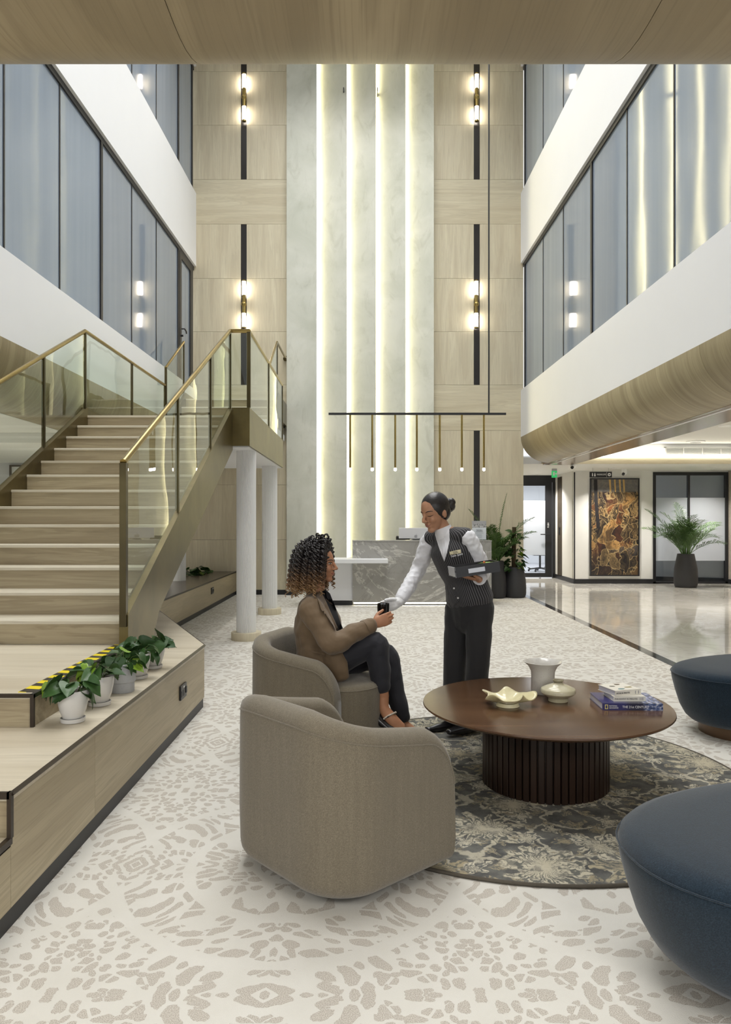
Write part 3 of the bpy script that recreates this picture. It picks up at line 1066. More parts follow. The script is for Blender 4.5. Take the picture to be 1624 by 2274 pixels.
# the tall painting
def painting_mat():
    t = NT('tribal_abstract_paint')
    v = t.obj((1, 1, 1), rnd=False)
    s = t.n('ShaderNodeSeparateXYZ', {0: v})
    wn = t.n('ShaderNodeTexNoise', {'Vector': v, 'Scale': 2.6, 'Detail': 3.0})
    vw = t.vmath('ADD', v, t.vmath('MULTIPLY', t.vmath('SUBTRACT', wn.outputs['Color'], (0.5, 0.5, 0.5)), (0.55, 0.0, 0.7)))
    vw = t.vmath('MULTIPLY', vw, (1.0, 0.0, 0.62))
    c1 = t.n('ShaderNodeTexVoronoi', {'Vector': vw, 'Scale': 5.6}, feature='F1')
    e1 = t.n('ShaderNodeTexVoronoi', {'Vector': vw, 'Scale': 5.6}, feature='DISTANCE_TO_EDGE')
    hs = t.n('ShaderNodeSeparateXYZ', {0: c1.outputs['Color']})
    cell = t.ramp(hs.outputs[0], [(0.0, srgb(24, 20, 20)), (0.44, srgb(30, 24, 22)), (0.45, srgb(74, 42, 28)), (0.58, srgb(112, 68, 38)), (0.70, srgb(160, 122, 72)), (0.8, srgb(66, 62, 62)), (0.9, srgb(180, 150, 100))], 'CONSTANT')
    st_ = t.noise(t.vmath('MULTIPLY', vw, (30, 1, 9)), 1.0, 3, 0.6, 1.5)
    cell = t.mix(t.math('MULTIPLY', t.smooth(st_, 0.45, 0.62), 0.7), cell, t.mix(hs.outputs[1], srgb(28, 20, 18), srgb(206, 168, 108)))
    cn = t.noise(t.vmath('MULTIPLY', vw, (1, 1, 1)), 3.4, 2, 0.5, 0.6)
    lines = t.smooth(t.math('SINE', t.math('MULTIPLY', cn, 95.0)), 0.72, 0.95)
    cell = t.mix(t.math('MULTIPLY', lines, 0.75), cell, t.mix(t.math('GREATER_THAN', hs.outputs[0], 0.45), srgb(120, 100, 70), srgb(30, 20, 16)))
    cell = t.mix(t.smooth(t.noise(v, 3.0, 3), 0.48, 0.62), cell, t.mix(0.72, cell, srgb(26, 20, 20)))
    band = t.smooth(s.outputs[2], -0.45, -0.75)
    cell = t.mix(t.math('MULTIPLY', band, 0.7), cell, srgb(24, 22, 24))
    line = t.math('SUBTRACT', 1.0, t.smooth(e1.outputs['Distance'], 0.012, 0.03))
    cell = t.mix(t.math('MULTIPLY', line, 0.6), cell, srgb(186, 160, 112))
    sky = t.smooth(s.outputs[2], 0.74, 0.8)
    cell = t.mix(t.math('MULTIPLY', sky, 0.85), cell, t.mix(t.noise(v, 14, 4), srgb(70, 72, 76), srgb(134, 130, 122)))
    return t.p(color=cell, rough=0.4)


pa0, pa1, pz0, pz1 = xpx(1310, YA), xpx(1419, YA), H - (1279 - 1158) / F * YA, H + (1158 - 1062) / F * YA
pc = ((pa0 + pa1) / 2, YA - 0.02, (pz0 + pz1) / 2)
pt = thing('painting', 'tall abstract painting in brown, ochre and black on the corridor wall', 'painting', (pc[0], pc[1], pz0))
for a in ((pa0, pa0 + 0.025, pz0, pz1), (pa1 - 0.025, pa1, pz0, pz1), (pa0 + 0.025, pa1 - 0.025, pz0, pz0 + 0.025), (pa0 + 0.025, pa1 - 0.025, pz1 - 0.025, pz1)):
    box('frame', a[0], a[1], YA - 0.05, YA, a[2], a[3], 'black', pt)
cv = mesh(*boxvf(pa0 + 0.025 - pc[0], pa1 - 0.025 - pc[0], -0.01, 0.01, pz0 + 0.025 - pc[2], pz1 - 0.025 - pc[2]))
co = link('canvas', cv, painting_mat(), pt, world=False)
co.location = (0, -0.005, pc[2] - pz0)
M['paint_gold'] = plain('ochre_paint', srgb(198, 162, 96), 0.5, var=0.2)
M['paint_black'] = plain('black_paint', srgb(26, 22, 24), 0.5, var=0.2)
M['paint_brown'] = plain('brown_paint', srgb(112, 62, 36), 0.5, var=0.3, scale=20)
for q, (xa, wd) in enumerate(((0.40, 0.022), (0.50, 0.018), (0.60, 0.018), (0.68, 0.018))):
    X = pa0 + (pa1 - pa0) * xa
    prism('painted_trunk', [(X - wd, pz1 - 0.03), (X + wd, pz1 - 0.03), (X + wd * 0.7 + 0.015, pz1 - 0.30), (X - wd * 0.7 + 0.015, pz1 - 0.30)], 1, YA - 0.0365, YA - 0.0345, 'paint_gold', pt)
prism('painted_trunk', [(pa0 + 0.08, pz1 - 0.03), (pa0 + 0.155, pz1 - 0.03), (pa0 + 0.17, pz1 - 0.6), (pa0 + 0.22, pz1 - 1.1), (pa0 + 0.14, pz1 - 1.1), (pa0 + 0.09, pz1 - 0.5)], 1, YA - 0.037, YA - 0.0345, 'paint_black', pt)

# wall lights ------------------------------------------------------------------


def sconce(px, py, label):
    X = xpx(px, 13.5)
    Z = H + (1158 - py) / F * 13.5
    Yc = 13.52
    t = thing('wall_light', label, 'wall light', (X, Yc, Z), 'twin tube wall lights on the black inlays')
    cyl('bracket', (X, 13.615, Z), (X, Yc, Z), 0.028, 'brass', t, 16)
    link('ball', fixn(mesh(*ellvf((X, Yc - 0.01, Z), 0.048, 0.048, 0.048))), 'brass', t, smooth=True)
    for s in (1, -1):
        cyl('brass_sleeve', (X, Yc, Z + s * 0.03), (X, Yc, Z + s * 0.17), 0.034, 'brass', t, 18)
        cyl('glass_tube', (X, Yc, Z + s * 0.17), (X, Yc, Z + s * 0.42), 0.036, 'bulb', t, 18)
        cyl('end_cap', (X, Yc, Z + s * 0.42), (X, Yc, Z + s * 0.445), 0.037, 'brass', t, 18)
    return t


sconce(542, 215, 'upper twin tube wall light above the staircase')
sconce(541.5, 675, 'lower twin tube wall light just above the staircase handrail')
sconce(1059.5, 215, 'upper twin tube wall light next to the pendant cable')
sconce(1058.5, 675, 'lower twin tube wall light over the pendant bar beside its cable')

# linear pendant over the reception desk
YPD = 11.6
zb = H + (1158 - 919) / F * YPD
pn = thing('pendant_light', 'black bar pendant with seven hanging brass rods over the reception desk', 'pendant light', (P(927, 919, YPD).x, YPD, zb - 0.9))
bx0, bx1 = P(730, 919, YPD).x, P(1124, 919, YPD).x
box('bar', bx0, bx1, YPD - 0.018, YPD + 0.018, zb - 0.018, zb + 0.016, 'black', pn)
xc = P(1086, 919, YPD).x
cyl('cable', (xc, YPD, zb + 0.016), (xc, YPD, ZC), 0.013, 'black', pn, 10)
for px_ in (778, 827, 878, 926, 977, 1026, 1075):
    X = P(px_, 919, YPD).x
    rd = cyl('rod', (X, YPD, zb - 0.018), (X, YPD, zb - 0.86), 0.016, 'brass', pn, 14)
    lathe('bulb', [(0.019, 0.0), (0.021, -0.015), (0.021, -0.035), (0.014, -0.045)], 'bulb_small', rd, (X, YPD, zb - 0.86), 14)
# ------------------------------------------------------------------ stepped platform
XP = -1.184
PL = thing('stepped_platform', 'low stepped oak platform with dark edge trim carrying the staircase', 'platform', (-2.2, 4.9, 0))
ZP, ZU, ZLs = 0.457, 0.60, 0.305
# plan outline of the main tier
main = [(-3.9, 2.44), (XP, 2.44), (XP, 5.37), (-2.08, 7.39), (-3.9, 7.39)]
prism('tier_top', [(p[0], p[1]) for p in main], 2, ZP - 0.03, ZP, 'oak_top_lit', PL)
body = [(-3.9, 2.46), (XP - 0.012, 2.46), (XP - 0.012, 5.36), (-2.09, 7.38), (-3.9, 7.38)]
prism('tier_body', body, 2, 0.06, ZP - 0.03, 'oak_riser_shade', PL)
for (ya, yb) in ((0.6, 2.44), (2.44, 3.20), (3.20, 5.37)):
    zt = ZLs - 0.02 if yb <= 2.5 else ZP - 0.03
    box('side_panel', XP - 0.012, XP, ya + 0.001, yb - 0.001, 0.07, zt, 'oak_side_shade', PL)
box('skirting', XP - 0.02, XP - 0.006, 0.6, 5.36, 0.0, 0.07, 'skirt', PL)
tube('edge_trim', [(XP, 2.44, ZP - 0.008), (XP, 5.37, ZP - 0.008), (-2.08, 7.39, ZP - 0.008)], 0.011, 'trim_dark', PL, 4)
box('edge_trim', -3.9, XP, 2.428, 2.442, ZP - 0.02, ZP + 0.002, 'trim_dark', PL)
box('edge_trim', XP - 0.008, XP + 0.006, 2.428, 2.448, ZLs, ZP + 0.002, 'trim_dark', PL)
# lower front step
box('step_top', -3.9, XP, 0.6, 2.44, ZLs - 0.03, ZLs, 'oak_top_lit', PL)
box('step_body', -3.9, XP - 0.012, 0.6, 2.44, 0.06, ZLs - 0.03, 'oak_riser_shade', PL)
box('edge_trim', XP - 0.012, XP + 0.006, 0.6, 2.44, ZLs - 0.02, ZLs + 0.002, 'trim_dark', PL)
# upper tier
XU = -1.46
box('tier_top', -3.9, XU, 3.216, 4.505, ZU - 0.02, ZU, 'oak_top_lit', PL)
box('tier_riser', -3.9, XU - 0.004, 3.22, 4.505, ZP, ZU - 0.02, 'oak_riser_shade', PL)
box('edge_trim', -3.9, XU, 3.208, 3.222, ZU - 0.014, ZU + 0.002, 'trim_dark', PL)
box('edge_trim', XU - 0.012, XU + 0.004, 3.208, 4.5, ZU - 0.016, ZU + 0.003, 'black', PL)
box('edge_trim', XU - 0.012, XU + 0.004, 3.206, 3.222, ZP, ZU, 'trim_dark', PL)


def hazard():
    t = NT('hazard_tape')
    v = t.obj((1, 1, 1), rnd=False)
    s = t.n('ShaderNodeSeparateXYZ', {0: v})
    a = t.math('FRACT', t.math('MULTIPLY', t.math('ADD', s.outputs[1], t.math('MULTIPLY', s.outputs[0], 0.2)), 8.6))
    m = t.math('GREATER_THAN', a, 0.5)
    n = t.noise(v, 60, 2)
    c = t.mix(m, t.mix(n, srgb(34, 30, 30), srgb(46, 42, 42)), t.mix(n, srgb(232, 208, 8), srgb(244, 224, 20)))
    return t.p(color=c, rough=0.35)


box('hazard_tape', XU - 0.085, XU - 0.012, 3.25, 4.5, ZU, ZU + 0.0025, hazard(), PL)


def socket(y, z, X, parent, hh=0.046, wy=0.075):
    s = box('socket_plate', X, X + 0.012, y - wy, y + wy, z - hh, z + hh, 'black', parent, 0.003)
    for k in (-0.62, 0.0):
        box('outlet', X + 0.011, X + 0.0135, y + wy * k - 0.018, y + wy * k + 0.018, z - 0.026, z + 0.012, 'skirt', s)
    box('rocker_switch', X + 0.011, X + 0.017, y + wy * 0.55, y + wy * 0.9, z - 0.02, z + 0.02, 'skirt', s)
    box('indicator', X + 0.011, X + 0.014, y - 0.012, y + 0.012, z + 0.024, z + 0.034, 'plastic_white', s)


socket(4.72, 0.265, XP, PL)

# ------------------------------------------------------------------ bench under the stair
BN = thing('planter_bench', 'long oak bench with dark top and planting trough under the stair landing', 'bench', (-2.9, 10.4, 0))
box('bench_front', -2.412, -2.4, 7.42, 13.58, 0.07, 0.415, 'oak_y', BN)
box('bench_body', -3.6, -2.412, 7.45, 12.3, 0.05, 0.40, 'oak_dark', BN)
box('bench_top', -2.78, -2.395, 7.42, 13.58, 0.415, 0.435, 'oak_dark', BN)
box('bench_top', -3.6, -2.78, 7.45, 12.45, 0.415, 0.435, 'oak_dark', BN)
box('bench_top', -3.6, -2.78, 13.35, 13.58, 0.415, 0.435, 'oak_dark', BN)
box('trough', -3.6, -2.78, 12.45, 13.35, 0.25, 0.36, plain('potting_soil', srgb(40, 32, 26), 0.95, var=0.4, scale=60), BN)
box('edge_trim', -2.402, -2.39, 7.42, 13.58, 0.418, 0.438, 'trim_dark', BN)
box('skirting', -2.42, -2.408, 7.42, 13.58, 0.0, 0.07, 'skirt', BN)
socket(11.43, 0.28, -2.4, BN, 0.05, 0.08)

# ------------------------------------------------------------------ fluted columns


def column(x, y, z0, z1, label, r_=0.112, base=True):
    t = thing('fluted_column', label, 'column', (x, y, z0), 'white fluted columns under the landing')
    nfl, seg = 44, 44 * 6
    zb_ = z0 + (0.09 if base else 0)
    v, f = [], []
    for z in (zb_, z1):
        for i in range(seg):
            a = 2 * math.pi * i / seg
            q = (i % 6) / 6.0
            rr = r_ * (1.0 - 0.045 * (1 - abs(2 * q - 1)) ** 0.5 if q else 1.0)
            rr = r_ - 0.0085 * (abs(math.sin(math.pi * q))) ** 0.6
            v.append((x + rr * math.cos(a), y + rr * math.sin(a), z))
    for i in range(seg):
        k = (i + 1) % seg
        f.append((i, k, seg + k, seg + i))
    f.append(tuple(range(seg))[::-1])
    f.append(tuple(range(seg, 2 * seg)))
    link('fluted_shaft', mesh(v, f), 'plastic_white', t)
    if base:
        lathe('oak_base', [(0.172, 0.0), (0.172, 0.085), (0.168, 0.09)], 'oak_v', t, (x, y, z0), 36)
    return t


column(-1.375, 8.43, 0.0, 2.17, 'white fluted column on an oak disc nearest the armchairs')
column(-1.41, 10.75, 0.0, 2.17, 'white fluted column on an oak disc in front of the plaster wall')
column(-2.93, 11.45, 0.435, 2.17, 'white fluted column standing on the planter bench', 0.115, False)

# ------------------------------------------------------------------ staircase
SR, SY0, ST = 0.1471, 4.51, 0.28575
NST = 13
XS0, XS1 = -3.02, -1.50
SW = thing('staircase', 'oak staircase with bronze stringers, glass balustrade and landing', 'staircase', (-2.25, 4.51, 0.6))
for k in range(1, NST + 1):
    yk = SY0 + (k - 1) * ST
    zk = ZU + k * SR
    box('riser', XS0, XS1, yk + 0.012, yk + 0.03, zk - SR, zk - 0.022, 'oak_riser_shade', SW)
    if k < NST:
        box('tread', XS0, XS1, yk, yk + ST + 0.02, zk - 0.022, zk, 'oak_tread_lit', SW, 0.003, 1)
YL0 = SY0 + (NST - 1) * ST      # 7.94
ZL = ZU + NST * SR              # 2.512
YL1 = 11.1
XLR = -1.257
box('landing_floor', XS0 - 0.05, XLR - 0.02, YL0, YL1 + 0.05, ZL - 0.022, ZL, 'oak_tread_lit', SW)
box('landing_soffit', XS0 - 0.05, XLR - 0.02, YL0 + 0.05, YL1 + 0.05, 2.17, ZL - 0.022, 'white', SW)
box('landing_fascia', XS1 + 0.05, XLR, YL0 - 0.008, YL0 + 0.012, 2.18, 2.597, 'bronze', SW)
box('landing_fascia', XLR - 0.02, XLR, YL0 + 0.012, YL1 + 0.05, 2.18, 2.597, 'bronze', SW)
box('landing_fascia', XS0 - 0.07, XS0 - 0.05, YL0, YL1 + 0.05, 2.18, 2.597, 'bronze', SW)
sl = SR / ST


def znose(y):
    return ZU + SR + (y - SY0) * sl


def stringer(xa, xb):
    yb0 = SY0 - 0.06
    top = 0.075
    pts = [(yb0, ZU), (yb0, znose(yb0) + top - 0.02), (yb0 + 0.06, znose(yb0 + 0.06) + top), (YL0 + 0.02, min(znose(YL0 + 0.02) + top, 2.6)), (YL0 + 0.02, 2.17),
           (YL0 - 0.2, znose(YL0 - 0.2) - 0.38), (5.15, znose(5.15) - 0.38), (4.78, ZU), ]
    pts = [(yb0, ZU), (yb0, znose(yb0) + top), (YL0 + 0.02, znose(YL0 + 0.02) + top), (YL0 + 0.02, 2.14), (5.12, 0.735), (5.0, 0.60), (4.98, 0.459), (4.512, 0.459), (4.512, ZU)]
    prism('stringer', pts, 0, xa, xb, 'bronze', SW)


stringer(XS1, XS1 + 0.055)
stringer(XS0 - 0.055, XS0)
# soffit under the flight
prism('flight_soffit', [(5.12, 0.74), (YL0, 2.17), (YL0, 2.30), (5.0, 0.79)], 0, XS0, XS1, 'oak_dark', SW)

XR = XS1 + 0.028          # rail lines
XRl = XS0 - 0.028


def rail(pts, r_=0.021):
    return tube('handrail', pts, [r_] * len(pts), 'brass', SW, 12)


def post(x, y, z0, z1, wx=0.016, wy=0.016):
    return box('post', x - wx, x + wx, y - wy, y + wy, z0, z1, 'bronze_post', SW)


def pane_y(x, ya, yb, za0, za1, zb0, zb1):
    return prism('glass_panel', [(ya, za0), (yb, zb0), (yb, zb1), (ya, za1)], 0, x - 0.006, x + 0.006, 'glass_rail', SW)


def zr(y):      # handrail height over the flight
    return 1.725 + (y - 4.45) * (3.428 - 1.725) / (7.94 - 4.45)


def zt_(y):     # stringer top
    return znose(y) + 0.075


for X, ys in ((XR, [4.45, 5.72, 6.92, 7.94]), (XRl, [4.45, 5.70, 6.92, 7.94])):
    for i in range(3):
        a, b = ys[i] + 0.016, ys[i + 1] - 0.016
        pane_y(X, a, b, zt_(a) - 0.01, zr(a) - 0.03, zt_(b) - 0.01, zr(b) - 0.03)
    for i, y in enumerate(ys):
        post(X, y, zt_(y) - 0.03 if i else 0.72, zr(y) - 0.01, 0.02 if i == 0 else 0.014, 0.02 if i == 0 else 0.014)
ZR = 3.428
rail([(XR, 4.44, zr(4.44)), (XR, 7.94, ZR), (XLR - 0.01, 7.94, ZR), (XLR - 0.01, YL1, ZR)])
rail([(XRl, 4.0, zr(4.0)), (XRl, 7.94, ZR), (XRl, YL1 - 0.0, ZR)])
post(XLR - 0.01, 7.94, 2.597, ZR - 0.01, 0.02, 0.014)
box('glass_panel', XR + 0.016, XLR - 0.03, 7.934, 7.946, 2.60, ZR - 0.03, 'glass_rail', SW)
for X in (XLR - 0.01, XRl):
    for a, b in ((7.96, 9.52), (9.55, 11.08)):
        pane_y(X, a, b, 2.59, ZR - 0.02, 2.59, ZR - 0.02)
    for y in (9.535, YL1):
        post(X, y, 2.58, ZR - 0.01, 0.014, 0.014)
# second flight to the upper landing
ZT2 = 3.42
R2 = (ZT2 - ZL) / 5
XQ0, XQ1 = XS0, -1.50
for k in range(1, 6):
    yk = YL1 + 0.02 + (k - 1) * 0.29
    zk = ZL + k * R2
    box('riser', XQ0, XQ1, yk + 0.012, yk + 0.03, zk - R2, zk - 0.022, 'oak_riser_shade', SW)
    if k < 5:
        box('tread', XQ0, XQ1, yk, yk + 0.31, zk - 0.022, zk, 'oak_tread_lit', SW, 0.003, 1)
YU = YL1 + 0.02 + 4 * 0.29
box('upper_landing', -3.25, XQ1, YU, 13.58, ZT2 - 0.022, ZT2, 'oak_tread_lit', SW)
box('upper_soffit', -3.25, XQ1, YU - 0.9, 13.58, 2.85, 2.95, 'white', SW)
for X, full in ((XQ0 - 0.02, False), (XQ1 + 0.02, True)):
    prism('stringer', [(YL1, ZL - 0.1), (YL1, ZL + 0.2), (YU, ZT2 + 0.1), (13.58, ZT2 + 0.1), (13.58, ZT2 - 0.3), (YU, ZT2 - 0.3), (YL1 + 0.35, ZL - 0.12)], 0, X - 0.02, X + 0.02, 'bronze', SW)
    z0, z1 = 3.70, 4.36
    if full:
        rail([(X, YL1 + 0.05, z0), (X, YU - 0.05, z1), (X, 13.5, z1 + 0.02), (X, 13.58, z1 + 0.02)], 0.02)
        link('rail_end_cap', fixn(mesh(*ellvf((X, 13.56, z1 + 0.02), 0.05, 0.03, 0.05))), 'bronze_post', SW, smooth=True)
    else:
        rail([(X, YL1 + 0.02, z0), (X, YU - 0.05, z1)], 0.02)
    post(X, YL1 + 0.03, ZL + 0.18, z0, 0.016, 0.016)
    post(X, YU - 0.06, ZT2 + 0.05, z1, 0.014, 0.014)
    pane_y(X, YL1 + 0.05, YU - 0.08, ZL + 0.24, z0 - 0.01, ZT2 + 0.06, z1 - 0.02)
# picture frame on the wall of the bay
fc = P(44, 1062, 13.56)
pf = thing('picture_frame', 'thin black picture frame on the wall behind the stair glass', 'picture frame', (fc.x, 13.56, 0.9))
fx0, fx1, fz1, fz0 = xpx(23), xpx(120), zpx(1033), zpx(1130)
for a in ((fx0, fx0 + 0.035, fz0, fz1), (fx1 - 0.035, fx1, fz0, fz1), (fx0, fx1, fz1 - 0.03, fz1), (fx0, fx1, fz0, fz0 + 0.03)):
    box('frame', a[0], a[1], 13.555, 13.6, a[2], a[3], 'black', pf)
box('mount_board', fx0 + 0.03, fx1 - 0.03, 13.58, 13.6, fz0 + 0.03, fz1 - 0.03, 'plastic_white', pf)

# ------------------------------------------------------------------ reception desk
YR = 11.8
RD = thing('reception_desk', 'grey veined marble reception desk with white side counter', 'reception desk', (0.9, YR + 0.4, 0))
mx0, mx1 = P(783, 0, YR).x, P(1092, 0, YR).x
ztop = H - (1200 - 1158) / F * YR
box('marble_front', mx0, mx1, YR, YR + 0.06, 0.06, ztop - 0.015, 'desk_marble', RD)
box('marble_side', mx0, mx0 + 0.05, YR + 0.06, YR + 0.75, 0.06, ztop - 0.015, 'desk_marble', RD)
box('marble_side', mx1 - 0.05, mx1, YR + 0.06, YR + 0.75, 0.06, ztop - 0.015, 'desk_marble', RD)
box('ledge', mx0 - 0.005, mx1 + 0.005, YR - 0.01, YR + 0.32, ztop - 0.015, ztop, 'desk_marble', RD)
box('work_surface', mx0 + 0.05, mx1 - 0.05, YR + 0.3, YR + 0.9, 0.72, 0.75, 'white', RD)
box('plinth', mx0 + 0.05, mx1 - 0.05, YR + 0.06, YR + 0.6, 0.0, 0.06, 'black', RD)
box('light_strip', mx0 + 0.02, mx1 - 0.02, YR + 0.02, YR + 0.035, 0.03, 0.05, 'led_white', RD)
lx0, lx1 = P(658, 0, 11.5).x, P(862, 0, 11.5).x
box('side_counter', lx0, lx1, 11.5, 12.1, 0.70, 0.765, 'white', RD, 0.004)
box('counter_panel', P(694, 0, 11.85).x, mx0, 11.85, 11.9, 0.08, 0.70, 'white', RD)
box('counter_plinth', P(694, 0, 11.85).x, mx0, 11.87, 11.9, 0.0, 0.08, 'black', RD)
# computer seen from behind
cm = thing('computer_monitor', 'silver back of a desktop computer on the marble reception desk', 'computer', (P(940, 0, 12.0).x, 12.05, ztop))
cx0, cx1 = P(886, 0, 12.05).x, P(962, 0, 12.05).x
M['alu'] = plain('silver_aluminium', srgb(206, 206, 208), 0.35, 0.25, var=0.02)
box('back_shell', cx0, cx1, 12.05, 12.08, ztop + 0.025, ztop + 0.20, 'alu', cm, 0.004)
box('stand', (cx0 + cx1) / 2 - 0.09, (cx0 + cx1) / 2 + 0.09, 12.08, 12.22, ztop, ztop + 0.012, 'alu', cm)
box('stand_neck', (cx0 + cx1) / 2 - 0.06, (cx0 + cx1) / 2 + 0.06, 12.08, 12.1, ztop, ztop + 0.05, 'alu', cm)
ax, az = (cx0 + cx1) / 2, ztop + 0.06
M['grey_logo'] = plain('grey_print', srgb(150, 150, 154), 0.3, var=0.02)
ap = []
for k in range(40):
    a = 2 * math.pi * k / 40
    rr = 0.026 * (1 + 0.05 * math.cos(2 * a)) - 0.004 * math.exp(-((a - math.pi / 2) / 0.28) ** 2) - 0.004 * math.exp(-((a - 3 * math.pi / 2) / 0.28) ** 2)
    if abs(((a + math.pi) % (2 * math.pi)) - math.pi) < 0.45:
        rr -= 0.010 * math.cos((((a + math.pi) % (2 * math.pi)) - math.pi) / 0.45 * math.pi / 2)
    ap.append((ax + rr * math.cos(a), az + rr * math.sin(a)))
em = prism('emblem', ap, 1, 12.047, 12.05, 'grey_logo', cm)
prism('emblem_leaf', [(ax + 0.001, az + 0.026), (ax + 0.010, az + 0.030), (ax + 0.012, az + 0.041), (ax + 0.003, az + 0.037)], 1, 12.047, 12.05, 'grey_logo', cm)
# chair behind the desk
oc = thing('office_chair', 'dark office chair whose back peeks over the reception desk', 'chair', (P(882, 0, 13.2).x, 13.0, 0))
ocx = oc.location.x
box('backrest', ocx - 0.02, ocx + 0.42, 13.20, 13.26, 0.62, 1.10, 'black', oc, 0.02, 3)
box('seat', ocx - 0.02, ocx + 0.42, 12.80, 13.22, 0.45, 0.53, 'black', oc, 0.02, 3)
cyl('column', (ocx + 0.2, 13.0, 0.06), (ocx + 0.2, 13.0, 0.45), 0.03, 'black', oc)
for k in range(5):
    a = k * 2 * math.pi / 5
    ft = cyl('foot', (ocx + 0.2, 13.0, 0.08), (ocx + 0.2 + 0.26 * math.cos(a), 13.0 + 0.26 * math.sin(a), 0.05), 0.018, 'black', oc, 8)
    link('caster', fixn(mesh(*ellvf((ocx + 0.2 + 0.26 * math.cos(a), 13.0 + 0.26 * math.sin(a), 0.027), 0.025, 0.025, 0.027))), 'black', ft, smooth=True)
# acrylic notice stand
nx0, nx1 = P(1049, 0, 11.9).x, P(1080, 0, 11.9).x
nz1 = H - (1157 - 1158) / F * 11.9
ns = thing('notice_stand', 'acrylic notice stand with a printed sheet at the end of the marble desk', 'notice stand', ((nx0 + nx1) / 2, 11.9, ztop))


def sheet():
    t = NT('printed_sheet')
    tc = t.n('ShaderNodeTexCoord')
    s = t.n('ShaderNodeSeparateXYZ', {0: tc.outputs['Generated']})
    top = t.math('GREATER_THAN', s.outputs[2], 0.64)
    n = t.noise(t.vmath('MULTIPLY', tc.outputs['Generated'], (9, 1, 12)), 1.0, 3)
    photo = t.ramp(n, [(0.35, srgb(70, 66, 64)), (0.5, srgb(176, 168, 160)), (0.7, srgb(214, 208, 202))])
    photo = t.mix(t.smooth(s.outputs[2], 0.80, 0.9), photo, srgb(172, 164, 160))
    return t.p(color=t.mix(top, srgb(228, 226, 226), photo), rough=0.3)


box('sheet', nx0, nx1, 11.90, 11.904, ztop + 0.012, nz1, sheet(), ns)
box('acrylic_front', nx0 - 0.006, nx1 + 0.006, 11.890, 11.894, ztop, nz1 + 0.008, 'glass_door', ns)
box('acrylic_base', nx0 - 0.006, nx1 + 0.006, 11.89, 12.0, ztop, ztop + 0.006, 'glass_door', ns)
lettering('lettering', 'Table Space', 0.03, ((nx0 + nx1) / 2, 11.896, ztop + 0.165), 'black', ns, fit=0.10, depth=0.0008)
for k, (wd, zz) in enumerate(((0.12, 0.145), (0.10, 0.137), (0.14, 0.115), (0.08, 0.09), (0.09, 0.068), (0.08, 0.045))):
    box('printed_line', (nx0 + nx1) / 2 - wd / 2, (nx0 + nx1) / 2 + wd / 2, 11.8965, 11.899, ztop + zz, ztop + zz + 0.004, 'grey_logo', ns)
# ------------------------------------------------------------------ rug
RGC, RGR = (0.80, 3.90), 1.20
rgo = lathe('round_rug', [(RGR - 0.012, 0.0), (RGR - 0.012, 0.010), (RGR - 0.02, 0.012), (0.0001, 0.012)], 'rug', None, (0, 0, 0), 96)
rgo.location = (RGC[0], RGC[1], 0.0)
LOC[rgo.name] = Matrix.Translation((RGC[0], RGC[1], 0))
tag(rgo, 'round slate blue rug with beige flowers under the coffee table', 'rug')
ed = [(RGR - 0.010 + 0.008 * math.cos(a), 0.0075 + 0.0075 * math.sin(a)) for a in [2 * math.pi * k / 8 for k in range(9)]]
link('bound_edge', fixn(mesh(*lathevf(ed, 96, (RGC[0], RGC[1], 0), cap=False))), plain('rug_binding', srgb(78, 72, 62), 0.9, var=0.2, scale=90), rgo, smooth=True)

# ------------------------------------------------------------------ armchairs


def u_path(hw, rc, xa, n_arc=14, n_str=10):
    """outer line of the shell from the end of one arm round the back to the other: x, y, normal"""
    pts = []
    for i in range(n_str + 1):
        t = i / n_str
        x = xa + (-(hw - rc) - xa) * (1 - (1 - t) ** 1.0)
        pts.append((x, -hw, 0, -1))
    for i in range(1, n_arc + 1):
        a = -math.pi / 2 - math.pi / 2 * i / n_arc
        pts.append((-(hw - rc) + rc * math.cos(a), -(hw - rc) + rc * math.sin(a), math.cos(a), math.sin(a)))
    for i in range(1, n_str):
        y = -(hw - rc) + 2 * (hw - rc) * i / n_str
        pts.append((-hw, y, -1, 0))
    for i in range(0, n_arc + 1):
        a = math.pi - math.pi / 2 * i / n_arc
        pts.append((-(hw - rc) + rc * math.cos(a), (hw - rc) + rc * math.sin(a), math.cos(a), math.sin(a)))
    for i in range(1, n_str + 1):
        t = i / n_str
        pts.append((-(hw - rc) + (xa + (hw - rc)) * t, hw, 0, 1))
    return pts


